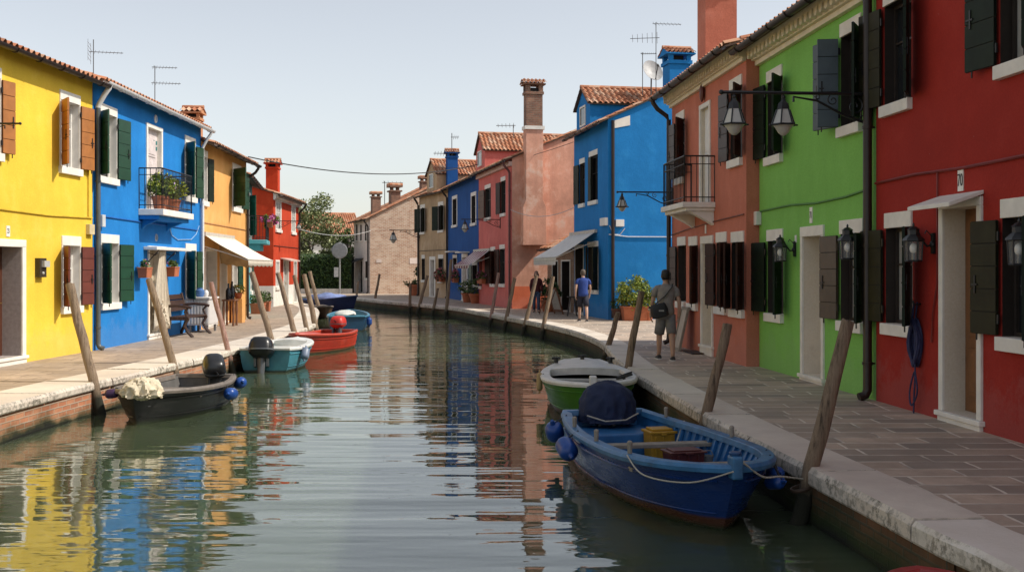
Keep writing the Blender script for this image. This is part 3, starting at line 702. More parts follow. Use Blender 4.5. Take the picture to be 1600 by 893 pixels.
# lower door slab with iron hooks
x0, _ = h.pt(280, 387); x1, zc = h.pt(224, 388); mb = MB(); mb.box(x0, x1, 0, .34, zc - .03, zc + .05); h.part('door_canopy', mb, WOODW, .01)
mb = MB()
for xa in (blue_door[0] - .1, blue_door[1] + .1):
    mb.tube([(xa, .0, zc - .35), (xa, .3, zc - .02)], .012, 5); mb.tube([(xa, .02, zc - .1), (xa, .2, zc - .16), (xa + .1, .3, zc - .1)], .010, 5)
h.part('canopy_bracket', mb, IRON)
zc = h.pt(200, 346)[1]; CBL = plain('blue_painted_conduit', (.01, .12, .42), .6); h.cable([(.3, zc), (h.W - .2, zc + .05)], CBL, .016)
h.boxy('junction_box', 154, 159, 335, 354, .09, plain('white_plastic', (.55, .57, .58), .5))
xa, za = h.pt(262, 352); xb, _ = h.pt(310, 352); h.cable([(xa, za + .05), (xa - .3, za - .25), (xa - .8, za - .36), (xb + .8, za - .32), (xb + .3, za - .15), (xb, za + .1)], plain('pale_cable', (.25, .42, .62), .6), .013)
bx1 = h.pt(216, 330)[0]; bx0 = bx1 - 2.55; b = MB(); b.box(bx0, bx1, 0, .62, 3.10, 3.25); b.box(bx0 + .05, bx1 - .05, 0, .5, 3.0, 3.098, 1)
for xx in (bx0 + .25, bx1 - .35): b.hexa([(xx, 0, 2.75), (xx + .12, 0, 2.75), (xx + .12, 0, 3.0), (xx, 0, 3.0)], [(xx, .08, 2.85), (xx + .12, .08, 2.85), (xx + .12, .42, 2.998), (xx, .42, 2.998)], 1)
bal = h.part('balcony', b, [WHITE, BLU], .01); h.part('railing', railing(h, bx0 + .04, bx1 - .04, .57, 3.25, 4.25), IRON, 0, bal)
BH, BX = h, (bx0, bx1)

h = House('apricot_house', 'apricot orange house with a cream awning, next along from the bright blue house', 'house', (-9.45, 38.7), (-9.16, 32.06), 7, 5.55, [ORA, None])
h.win(314.5, 323, 243, 313, L=None, Rr=[174], sm=GRN_DK, depth=.18, wf=.6)
h.win(363, 376, 263, 323, L=[142], Rr=[174], sm=GRN_SH, depth=.18, wf=.6)
x0, x1, z0, zt = h.rect(321, 337, 392, 505); h.door(x0, x1, .1, zt, .3, BRN_SH, trim=.08, panels=1)
x0, x1, z0, zt = h.rect(344, 353, 403, 490); h.door(x0, x1, .1, zt, .3, plain('old_plank_door', (.26, .16, .09), .7), trim=.08, panels=2)
h.win(362, 370, 407, 452, L=None, Rr=[174], sm=GRN_SH, depth=.18, wf=.75)
h.wall(pitch=.3); h.roof(.4, gutter=BROWNPIPE, tile=TILE2); h.pipe(.12, .07, 5.5, 0, BROWNPIPE, .05)
CHO = stucco('orange_chimney_plaster', (.50, .24, .12), None, .2)
chimney(h, 'chimney', 2.1, -1.35, .52, .52, 5.6, 6.75, CHO)
z = h.pt(360, 355)[1]; h.cable([(.1, z), (h.W - .1, z)], plain('orange_conduit', (.4, .2, .08), .7), .014)
AH = h
h = House('teal_house', 'narrow teal house set back between the apricot house and the vermilion house', 'house', (-10.75, 45.0), (-9.72, 38.9), 6, 5.2, [TEA, None])
x1 = h.W - 1.2
h.window(1.2, 2.0, 3.1, 4.7, Rr=[174], L=[142], sm=GRN_SH, lint=.12); h.door(2.6, 3.5, .1, 2.2, .2, GRN_SH, trim=.1); h.window(.5, 1.2, .9, 2.1, Rr=[174], sm=GRN_SH, lint=.1)
h.wall(pitch=.3); h.roof(.35, gutter=BROWNPIPE, tile=TILE2)
b = MB(); b.box(.6, 2.7, 0, .75, 2.75, 2.92); b.box(.7, 2.6, 0, .5, 2.5, 2.748, 0); bal = h.part('balcony', b, [TEA], .02)
h.part('railing', railing(h, .65, 2.65, .7, 2.92, 3.85), IRON, 0, bal); TH = h

h = House('vermilion_house', 'vermilion red house with white plinth and small chimney near the bend', 'house', (-11.42, 58.2), (-11.25, 51.3), 7.5, 5.35, [REDL, None, WHITE])
h.plinth = .98
h.win(431, 438.5, 315, 358, depth=.06, jamb=.12, lint=.12, sill=.14, pane=CURT); h.win(455.5, 461, 323, 362, depth=.06, jamb=.12, lint=.12, sill=.14, pane=CURT)
x0, x1, _, zt = h.rect(443, 450, 408, 470); h.door(x0, x1, .05, zt, .15, CURT, trim=.1, panels=2)
x0, x1, _, zt = h.rect(459, 463, 409, 470); h.door(x0, x1, .05, zt, .15, CURT, trim=.1, panels=2)
h.win(431, 436, 409, 448, depth=.06, jamb=.1, lint=.1, pane=CURT)
h.wall(pitch=.30); h.cornice(5.05, 5.35, .3, WHITE, WHITE); h.roof(.35, gutter=BROWNPIPE, tile=TILE2); h.pipe(.15, .08, 5.2, 0, BROWNPIPE, .05)
chimney(h, 'chimney', 1.1, -1.15, .62, .62, 5.3, 7.0, REDL)
x0, _ = h.pt(454, 404); x1, zc = h.pt(438, 404); b = MB(); b.hexa([(x0, 0, zc), (x1, 0, zc), (x1, .5, zc - .12), (x0, .5, zc - .12)], [(x0, 0, zc + .05), (x1, 0, zc + .05), (x1, .5, zc - .07), (x0, .5, zc - .07)]); h.part('door_canopy', b, plain('pale_canopy', (.55, .42, .36), .7))
z = h.pt(450, 386)[1]; h.cable([(.1, z), (h.W - .05, z)], IRON, .015); VH = h

# ---------------------------------------------------------------- right bank houses
JAMB_DEFAULT = 0.0; SASH_DEFAULT = plain('dark_sash_and_reveal_tone', (.030, .022, .018), .5)  # sash colour also on reveals, carrying interior shade in handleless doorways
RED = stucco('deep_red_stucco', (.34, .026, .017), (.36, .05, .035), .22, .12)
GRN = stucco('leaf_green_stucco', (.22, .51, .105), (.26, .53, .15), .25, .08)
TER = stucco('brick_pink_stucco', (.56, .185, .12), (.58, .25, .18), .28, .12)
BLR = stucco('cobalt_blue_stucco', (.014, .20, .53), (.04, .27, .56), .22, .12)
PIN = stucco('rose_pink_stucco', (.66, .17, .145), (.66, .26, .22), .3)
PINS = stucco('faded_salmon_plaster', (.72, .37, .26), (.70, .53, .43), .8, .26)
PINB = stucco('orange_red_plinth_paint', (.66, .16, .075), (.62, .25, .15), .4)
NAV = stucco('navy_blue_stucco', (.012, .085, .30), (.03, .12, .34), .2)
TAN = stucco('weathered_tan_stucco', (.52, .36, .215), (.56, .45, .33), .5, .22)
CREAM = plain('cream_cornice_paint', (.76, .68, .52), .75, var=.12, bmp=.2)
OLDPL = stucco('chipped_white_plaster', (.74, .66, .54), (.5, .42, .33), .3, .12)

h = House('deep_red_house', 'deep red house numbered 70 with dark shutters at the right edge', 'house', (5.80, 4.0), (4.93, 14.73), 8, 6.4, [RED, OLDPL])
x0, x1, zb, zt = h.rect(1382, 1424, 12, 167); h.window(x0, x1, zb, zt, L=[(174, .50)], Rr=[(148, .44)], sm=OLIVE, smR=GRN_DK, pane=GLASS, depth=.18)
x0, x1, _, _ = h.rect(1563, 1612, 0, 98); h.window(x0, x1, zb, zt, L=[(174, .50)], Rr=[(148, .44)], sm=GRN_DK, pane=CURT, depth=.18)
x0, x1, zb, zt = h.rect(1384, 1426, 357, 504); h.window(x0, x1, zb, zt, L=[(174, .48)], Rr=[(148, .42)], sm=OLIVE, smR=GRN_DK, pane=CURT, depth=.18)
x0, x1, _, _ = h.rect(1566, 1612, 357, 504); h.window(x0, x1, zb, zt, L=[(174, .48)], Rr=[(148, .42)], sm=OLIVE, smR=GRN_DK, depth=.18)
x0, x1, z0, zt = h.rect(1476, 1529, 327, 641); h.door(x0, x1, z0, zt, .28, plain('varnished_brown_door', (.20, .085, .03), .3, var=.25), trim=.10, panels=3, lint=.10)
dx0, dx1, dzt = x0, x1, zt
h.wall(pitch=.3); h.roof(.45, gutter=BROWNPIPE)
b = MB(); b.hexa([(dx0 - .12, .0, dzt + .12), (dx1 + .12, .0, dzt + .12), (dx1 + .12, .40, dzt - .02), (dx0 - .12, .40, dzt - .02)], [(dx0 - .12, .0, dzt + .165), (dx1 + .12, .0, dzt + .165), (dx1 + .12, .40, dzt + .03), (dx0 - .12, .40, dzt + .03)]); h.part('door_canopy', b, WHITE, .008)
CRD = plain('red_painted_conduit', (.20, .018, .014), .5)
z = h.pt(1368, 287)[1]; h.cable([(h.W - .02, z), (h.W - 1.2, z + .02), (h.W - 2.4, z - .01), (2, z + .03)], CRD, .018)
xr, _ = h.pt(1467, 290); h.cable([(xr, z), (xr, z - .9), (xr + .01, 1.6), (xr + .12, 1.25), (xr + .15, .9)], CRD, .010)
h.plate(1502, 282, '70', .125, .24, .20)
h.pipe(h.W + .05, .10, 6.2, 0, BROWNPIPE, .062)
RH = h

h = House('green_house', 'leaf green house with cream cornice between the deep red and brick pink houses', 'house', (4.93, 14.75), (4.515, 19.86), 8, 5.86, [GRN, OLDPL])
x0, x1, zb, zt = h.rect(1314, 1347, 60, 200); h.window(x0, x1, zb, zt, L=[(100, .30), (160, .50)], Rr=[(148, .42)], sm=BLUEGREY, smR=GRN_DK, depth=.18)
h.last['label'] = 'blackish green shutter folded out from the wall'
x0, x1, zb, zt = h.rect(1199, 1223, 131, 247); h.window(x0, x1, zb, zt, L=[(174, .50)], Rr=[(148, .42)], sm=GRN_DK, depth=.18)
x0, x1, zb, zt = h.rect(1199.5, 1224, 377, 488); h.window(x0, x1, zb, zt, L=[(174, .55)], Rr=[(148, .42)], sm=GRN_DK, depth=.18)
x0, x1, zb, zt = h.rect(1313.5, 1350, 366, 500); h.window(x0, x1, zb, zt, L=[(174, .55)], Rr=[(148, .42)], sm=plain('reflected_light_shutter_brown', (.085, .06, .035), .5), smR=GRN_DK, pane=CURT, depth=.18)  # left leaf: reflected light is put into its lighter brown
x0, x1, z0, zt = h.rect(1256, 1285, 370, 583); h.door(x0, x1, z0, zt, .45, WOODW, trim=.10, panels=1, lint=.16); gd = (x0, x1, z0, zt)
h.wall(pitch=.3); h.cornice(5.48, 5.86, .34, CREAM, CREAM); h.roof(.42, gutter=BROWNPIPE)
CGR = plain('green_painted_conduit', (.06, .20, .03), .6); z = h.pt(1190, 330)[1]; h.cable([(.15, z + .06), (1.0, z), (2.2, z - .02), (3.4, z + .02), (h.W - .1, z)], CGR, .018)
h.plate(1268, 336, '71', .12, .25, .15); h.plate(1244, 373, '', .08, .12)
h.boxy('junction_box', 1184, 1190, 331, 352, .10, WOODW)
GH = h

h = House('brick_pink_house', 'brick pink house with white balcony and brown shutters beside the green house', 'house', (4.276, 19.86), (3.794, 25.8), 8, 5.92, [TER, OLDPL])
x0, x1, zb, zt = h.rect(1141, 1160, 143, 252); h.window(x0, x1, zb, zt, L=[(174, .42)], Rr=[(148, .42)], sm=plain('pale_brown_shutter', (.050, .036, .030), .5), smR=BRN_SH)
x0, x1, zb, zt = h.rect(1057.5, 1070, 192, 280); h.window(x0, x1, zb, zt, L=[(174, .42)], Rr=[(148, .42)], sm=plain('pale_brown_shutter', (.050, .036, .030), .5), smR=BRN_SH)
x0, x1, _, zt = h.rect(1096, 1109, 172, 317); h.door(x0, x1, 3.13, zt, .10, WOODW, trim=.10, step=False, panels=2)
x0, x1, zb, zt = h.rect(1059.5, 1072, 384, 470); h.window(x0, x1, zb, zt, L=[(174, .45)], Rr=None, sm=plain('pale_brown_shutter', (.050, .036, .030), .5), pane=DARKIN, depth=.2)
x0, x1, zb, zt = h.rect(1077, 1090.5, 384, 473); h.window(x0, x1, zb, zt, L=None, Rr=[(148, .4)], sm=BRN_SH, pane=DARKIN, depth=.2)
x0, x1, zb, zt = h.rect(1120, 1136, 379, 478); h.window(x0, x1, zb, zt, L=[(173, .42)], Rr=[(150, .42)], sm=BRN_SH)
x0, x1, zb, zt = h.rect(1143.5, 1163, 379, 482); h.window(x0, x1, zb, zt, L=[(28, .48)], Rr=[(148, .42)], sm=BRN_SH)
x0, x1, z0, zt = h.rect(1098, 1113, 381, 537); h.door(x0, x1, z0, zt, .4, WOODW, trim=.10, panels=2, lint=.16)
h.wall(pitch=.3); h.cornice(5.58, 5.92, .30, CREAM, CREAM); h.roof(.42, gutter=BROWNPIPE)
bx1, bx0 = 4.05, 2.15; b = MB(); b.box(bx0 - .05, bx1 + .05, 0, .68, 3.02, 3.13); b.box(bx0, bx1, 0, .60, 2.95, 3.018)
for xx in (bx0 + .05, bx1 - .3): b.hexa([(xx, 0, 2.66), (xx + .22, 0, 2.66), (xx + .22, 0, 2.95), (xx, 0, 2.95)], [(xx, .12, 2.74), (xx + .22, .12, 2.74), (xx + .22, .52, 2.948), (xx, .52, 2.948)])
bal = h.part('balcony', b, WHITE, .012); h.part('railing', railing(h, bx0, bx1, .62, 3.13, 4.06), IRON, 0, bal)
chimney(h, 'chimney', 5.65, -1.0, .74, .74, 6.0, 8.25, TER)
h.plate(1103, 358, '', .10, .18); CTR = plain('brown_conduit', (.16, .05, .035), .6); z = h.pt(1160, 335)[1]; h.cable([(.1, z), (2, z - .04), (4.3, z - .12), (h.W - .05, z - .2)], CTR, .014)
h.pipe(h.W - .05, .09, 5.9, 0, BROWNPIPE, .055)
mb = MB(); x, z = h.pt(1101, 145); mb.ball((x, .06, z), .09, .05, .2, 10, 8, 0); h.part('wall_ornament', mb, plain('dark_terracotta', (.10, .02, .012), .5))
PH = h

h = House('cobalt_blue_house', 'cobalt blue house with dormer, chimney and satellite dish beyond the brick pink house', 'house', (3.38, 38.3), (2.47, 43.3), 10, 7.05, [BLR, None])
h.win(906, 914, 319 - 62, 319, L=[(174, .6)], Rr=None, sm=GRN_DK); h.win(921, 934, 246, 315, L=[(4, .48)], Rr=None, sm=GRN_DK)
x0, x1, _, zt = h.rect(899, 912, 388, 490); h.door(x0, x1, .08, zt, .5, DARKIN, trim=.02, panels=1, lint=.14, handle=False)  # open doorway: dark slab stands for the unlit room inside
h.win(919, 935, 386, 452, L=[(174, .1)], sm=OLIVE, Rr=[(148, .5)], pane=plain('dim_curtain', (.10, .09, .06), .3))
h.wall(pitch=.46); h.roof(.35, gutter=BROWNPIPE, tile=TILE2, side=(.1, .1))
xa, ze_ = h.pt(922, 160); xb, _ = h.pt(901, 160); za = h.pt(911, 139)[1]
h.dormer(xa, xb, ze_, za, 4.5, [BLR], (xa + (xb - xa) * .33, xa + (xb - xa) * .67, h.pt(911, 195)[1], h.pt(911, 169)[1]))
yy, zz = h.side(1051, 130); chimney(h, 'chimney', 1.4, -3.0, .80, .80, 7.6, h.side(1051, 95)[1] + .1, BLR)
b = MB(); y0, _ = h.side(957, 200); b.tube([(-.07, y0, 7.0), (-.07, y0, .05)], .06, 10)
for z in (1.5, 3.5, 5.5): b.box(-.08, 0, y0 - .02, y0 + .02, z, z + .05)
h.part('downpipe', b, BROWNPIPE)
mb = MB()
for u0, u1, v0, v1 in ((961, 974, 343, 354),):
    ya, za = h.side(u0, v0); yb, zb = h.side(u1, v1); mb.box(-.12, 0, yb, ya, zb, za)
h.part('junction_box', mb, WOODW, .01); h.boxy('junction_box', 942, 950, 341, 353, .12, WOODW)
b = MB(); ya, za = h.side(951, 366); yb, zb = h.side(1049, 370); b.tube([(-.03, ya, za), (-.03, (ya * .7 + yb * .3), za - .08), (-.03, yb, zb)], .02, 6)
ys, zs_ = h.side(945, 352); b.tube([(-.03, h.side(952, 352)[0], zs_), (-.03, h.side(958, 366)[0], zs_ - .3), (-.03, h.side(968, 368)[0], zs_ - .33), (-.03, h.side(976, 356)[0], zs_ - .1)], .016, 6); h.part('cable', b, plain('white_cable', (.55, .58, .62), .6))
mb = MB(); mb.hexa([(-.02, -.15, 6.72), (-.02, -.8, 6.85), (-.02, -.8, 7.20), (-.02, -.15, 6.98)], [(.0, -.15, 6.72), (.0, -.8, 6.85), (.0, -.8, 7.20), (.0, -.15, 6.98)]); h.part('fascia', mb, WHITE)
CH = h

h = House('brick_lean_to', 'low rough brick lean-to with a tiled roof between the cobalt blue and rose pink houses', 'outbuilding', (2.78, 43.6), (1.55, 47.6), 6, 2.75, [bricks('rough_brick', [(.30, .15, .09), (.20, .11, .075), (.36, .25, .17)], (.28, .22, .17), .25, .075, .014), None], group=None)
h.door(1.3, 2.3, .05, 2.1, .4, DARKIN, trim=.06, panels=1, handle=False); h.window(2.8, 3.5, .8, 2.1, pane=DARKIN, depth=.3, lint=.06, jamb=.03, sill=.08)  # dark slab fills the doorway in place of an unlit interior
h.wall(pitch=.42); h.roof(.35, tile=TILE2, gutter=BROWNPIPE); LH = h

h = House('rose_pink_house', 'rose pink house with dormer and tall brick chimney on its bare salmon side wall', 'house', (0, 48.8), (-1.72, 56.4), 11, 6.75, [PIN, None, PINB, None, PINS])
h.win(758, 767, 296, 341, L=[(174, .95)], sm=plain('brown_wood_shutter', (.11, .05, .025), .6)); h.win(783, 790, 284, 334, L=[(174, .7)], sm=BRN_SH)
h.win(767, 774, 392, 443, L=[(174, .7)], sm=BRN_SH, Rr=[(148, .5)]); h.win(781, 789, 389, 443, L=[(174, .6)], sm=BRN_SH)
h.win(742, 753, 408, 446, pane=GLASS, lint=.1)
h.plinth = 0
h.wall(pitch=.42)
# painted orange-red band at the foot of the side wall, 3 mm proud
mb = MB(); mb.box(-.004, 0, -10.9, -.002, -.2, h.side(830, 447)[1]); h.part('plinth', mb, PINB)
h.roof(.35, gutter=BROWNPIPE, tile=TILE2, side=(.12, .02)); h.pipe(.12, .09, 6.7, 0, plain('dark_red_pipe', (.12, .03, .025), .4), .055)
mb = MB(); mb.box(.0, h.W, 0, .16, 6.4, 6.6); h.part('cornice', mb, plain('pink_cream', (.60, .40, .33), .7))
xa, ze_ = h.pt(757.5, 233); xb, _ = h.pt(744, 233); za = h.pt(749, 211)[1]
h.dormer(xa, xb, ze_, za, 5.0, [PIN], (xa + (xb - xa) * .35, xa + (xb - xa) * .75, h.pt(750, 258)[1], h.pt(750, 238)[1]))
yl, zb = h.side(813, 383); yr, zm = h.side(849, 325); yl2, zt2 = h.side(817.5, 320); yr2, zt3 = h.side(844, 205)
b = MB(); pr = .55
def prism(b, pts, x0, x1, m=0):
    b.hexa([(x0, y, z) for y, z in pts], [(x1, y, z) for y, z in pts], m)
prism(b, [(yl, zb), (yr, zb), (yr, zm), (yr2, zm + .35), (yr2, zt3), (yl2, zt3), (yl2, zm + .35), (yl, zm)], -pr, 0)
brst = h.part('chimney_breast', b, PINS, .01)
b = MB(); b.box(-pr - .06, .02, yr2 - .06, yl2 + .06, zt3 + .001, zt3 + .16, 1)
zc = h.side(830, 150)[1]; b.box(-pr + .02, .0, yr2 + .02, yl2 - .02, zt3 + .161, zc); b.box(-pr - .03, .05, yr2 - .03, yl2 + .03, zc, zc + .12)
for sx in (-pr, -.14):
    for sy in (yr2, yl2 - .2): b.box(sx, sx + .14, sy, sy + .2, zc + .12, zc + .42)
b.box(-pr + .1, -.1, yr2 + .15, yl2 - .15, zc + .12, zc + .3, 2)
ch = h.part('chimney', b, [bricks('chimney_brick', [(.26, .12, .08), (.17, .085, .06), (.3, .18, .12)], (.22, .18, .14), .25, .08, .013), WHITE, DARKIN])
b = MB(); b.box(-pr - .1, .1, yr2 - .1, yl2 + .1, zc + .42, zc + .48, 1)
for sg in (0, 1): b.tiles((-pr - .14 if sg == 0 else .14, yr2 - .14, zc + .48), (0, yl2 - yr2 + .28, 0), ((pr + .28) / 2 * (1 if sg == 0 else -1), 0, .22), 0, False, .17, .3, .05)
h.part('chimney_cap', b, [TILE2, plain('old_brown_brick', (.2, .1, .06), .9)], 0, ch)
KH = h

h = House('navy_blue_house', 'narrow navy blue house with blue chimney between the rose pink and tan houses', 'house', (-1.73, 56.45), (-3.88, 66.0), 9, 6.7, [NAV, None])
h.win(707.5, 714, 312, 352, jamb=.16, lint=.2); h.win(737, 743.5, 307, 349, jamb=.16, lint=.2)
x0, x1, _, zt = h.rect(723, 730, 402, 460); h.door(x0, x1, .05, zt, .2, CURT, trim=.2, panels=2)
h.win(708, 714, 403, 437, jamb=.05); h.win(738, 746, 414, 444, jamb=.05, L=[(174, .6)], sm=GRN_SH)
h.wall(pitch=.4); h.roof(.35, gutter=BROWNPIPE, tile=TILE2, side=(0, 0)); h.pipe(h.W - .2, .1, 6.7, 0, BROWNPIPE, .06)
yy = -.6; cx, cz = h.pt(706, 262, yy); chimney(h, 'chimney', cx, yy, .66, .66, 6.5, h.pt(706, 247, yy)[1], NAV)
for u, v in ((712, 394), (729, 395)):
    x, z = h.pt(u, v); b = MB(); b.box(x - .9, x + .9, 0, .5, z, z + .07); h.part('door_canopy', b, WHITE)
NH = h

h = House('tan_house', 'weathered tan house with dark shutters and a tiled dormer beside the navy house', 'house', (-3.9, 66.05), (-6.14, 72), 9, 6.6, [TAN, None])
h.win(657, 664, 326, 363, L=[(150, .5)], Rr=[(148, .5)], sm=GRN_DK, lint=.25, jamb=.02); h.win(685, 693, 322, 360, L=[(150, .5)], Rr=[(148, .5)], sm=GRN_DK, lint=.25, jamb=.02)
h.win(659, 664, 404, 437, lint=.25); h.win(685, 693, 404, 438, lint=.25)
x0, x1, _, zt = h.rect(673, 679, 406, 460); h.door(x0, x1, .05, zt, .2, plain('grey_door', (.32, .28, .24), .6), trim=.22)
h.wall(pitch=.4); h.roof(.3, gutter=BROWNPIPE, tile=TILE2, side=(0, 0)); h.pipe(h.W - .1, .1, 6.6, 0, BROWNPIPE, .07)
xa, ze_ = h.pt(682.5, 270); xb, _ = h.pt(667, 274); za = h.pt(673, 251)[1]
ORW = stucco('apricot_dormer_plaster', (.6, .33, .14), None, .2)
h.dormer(xa, xb, ze_, za, 6.0, [TAN], (xa + (xb - xa) * .35, xa + (xb - xa) * .7, h.pt(675, 292)[1], h.pt(675, 273)[1]))
z = h.pt(675, 391)[1]; h.cable([(.1, z), (h.W - .1, z)], BROWNPIPE, .02); NH2 = h

BRW = bricks('weathered_side_brick', [(.36, .18, .11), (.52, .35, .25), (.50, .40, .31)], (.58, .51, .43), .30, .10, .018, patchy=(.56, .47, .38))
WPK = stucco('off_white_stucco', (.72, .62, .57), None, .3)
h = House('bare_brick_house', 'whitish house with a bare weathered brick side wall at the canal bend', 'house', (-10.26, 78.6), (-12.2, 84.0), 11, 5.5, [WPK, None, None, None, BRW])
for u in (556.5, 563, 570.5): h.win(u, u + 2.6, 351, 376, jamb=.03, lint=.06, sill=.08, pane=plain('closed_brown_blind', (.16, .10, .08), .6))
x0, x1, _, zt = h.rect(560.5, 567, 408, 454); h.door(x0, x1, .05, zt, .2, DARKIN, trim=.1)
h.win(571, 575, 408, 434, jamb=.03, lint=.06, pane=plain('closed_red_blind', (.25, .06, .03), .6))
h.wall(pitch=.50); h.roof(.35, gutter=BROWNPIPE, tile=TILE2, side=(.15, .1)); h.pipe(.15, .12, 5.4, 0, BROWNPIPE, .06)
CB = MATS['chimney_brick']
y1, _ = h.side(580, 310); chimney(h, 'chimney', 1.0, -.65, .62, .62, 5.7, h.side(580, 307)[1], CB, 'flat'); chimney(h, 'chimney', 2.4, -2.4, .9, .7, 6.3, 7.55, CB, 'flat'); chimney(h, 'chimney', 2.0, -4.6, .7, .6, 7.5, 8.3, CB, 'flat')
ya, za = h.side(588, 405); yb, zb = h.side(596, 410); mb = MB(); mb.box(-.03, 0, yb, ya, zb, za); ya, za = h.side(640, 403); yb, zb = h.side(655, 412); mb.box(-.03, 0, yb, ya, zb, za); h.part('plaster_patch', mb, WPK)
x0, x1 = h.rect(556, 568, 400, 410)[:2]; z = h.pt(562, 404)[1]; b = MB(); b.hexa([(x0, 0, z), (x1, 0, z), (x1, .9, z - .35), (x0, .9, z - .35)], [(x0, 0, z + .04), (x1, 0, z + .04), (x1, .9, z - .31), (x0, .9, z - .31)]); h.part('door_canopy', b, plain('black_canopy', (.02, .02, .022), .6))
EH = h
h = House('white_house', 'white house with terracotta roof behind the tree and hedge at the far end', 'house', (-14.0, 101), (-25, 97.6), 8, 5.1, [stucco('white_stucco', (.66, .66, .62), None, .2), None])
h.win(534, 545, 375, 398, lint=0, jamb=.05); h.window(5, 6, 2.6, 4, lint=.1)
h.wall(pitch=.48); h.roof(.4, tile=TILE, gutter=BROWNPIPE)
# ---------------------------------------------------------------- boats
def hullmat(name, col, band, zb=.10, rough=.38, scuff=None):
    m = bpy.data.materials.new(name); t, n, l, b = nodes(m); v = tc(t)
    f = noise(t, v, 2.2, 7, .7); c = ramp(t, f, [(.3, sc(col, .72)), (.7, sc(col, 1.2))])
    st = noise(t, tc(t, 'Object', (1.2, 1.2, 7)), 2.0, 7, .75)
    c = mix(t, ramp(t, st, [(.58, (0, 0, 0)), (.72, (.55, .55, .55))]), c, scuff or tuple(x * .5 + .10 for x in col))
    sx = t.nodes.new('ShaderNodeSeparateXYZ'); l.new(v, sx.inputs[0])
    g = math_(t, 'ADD', sx.outputs[2], math_(t, 'MULTIPLY', math_(t, 'SUBTRACT', f, .5), .07))
    c = mix(t, ramp(t, math_(t, 'ADD', g, .5), [(.5 + zb - .012, (1, 1, 1)), (.5 + zb + .012, (0, 0, 0))]), c, band)
    c = mix(t, ramp(t, math_(t, 'ADD', g, .5), [(.51, (1, 1, 1)), (.56, (0, 0, 0))]), c, (.03, .04, .02))
    l.new(c, b.inputs['Base Color']); l.new(ramp(t, st, [(.4, (rough,) * 3), (.7, (rough + .25,) * 3)]), b.inputs['Roughness'])
    bump(t, b, f, .15, .02); MATS[name] = m; return m

ENG_BLK = plain('black_engine_cowl', (.013, .014, .016), .3, var=.2)
ENG_LEG = plain('grey_engine_leg', (.12, .13, .14), .35, metal=.3)
OLDWOOD = plain('grey_weathered_plank', (.24, .21, .17), .8, var=.25, scale=9, bmp=.5)
ROPE = plain('pale_mooring_rope', (.42, .39, .32), .9, var=.2, scale=30, bmp=.8)

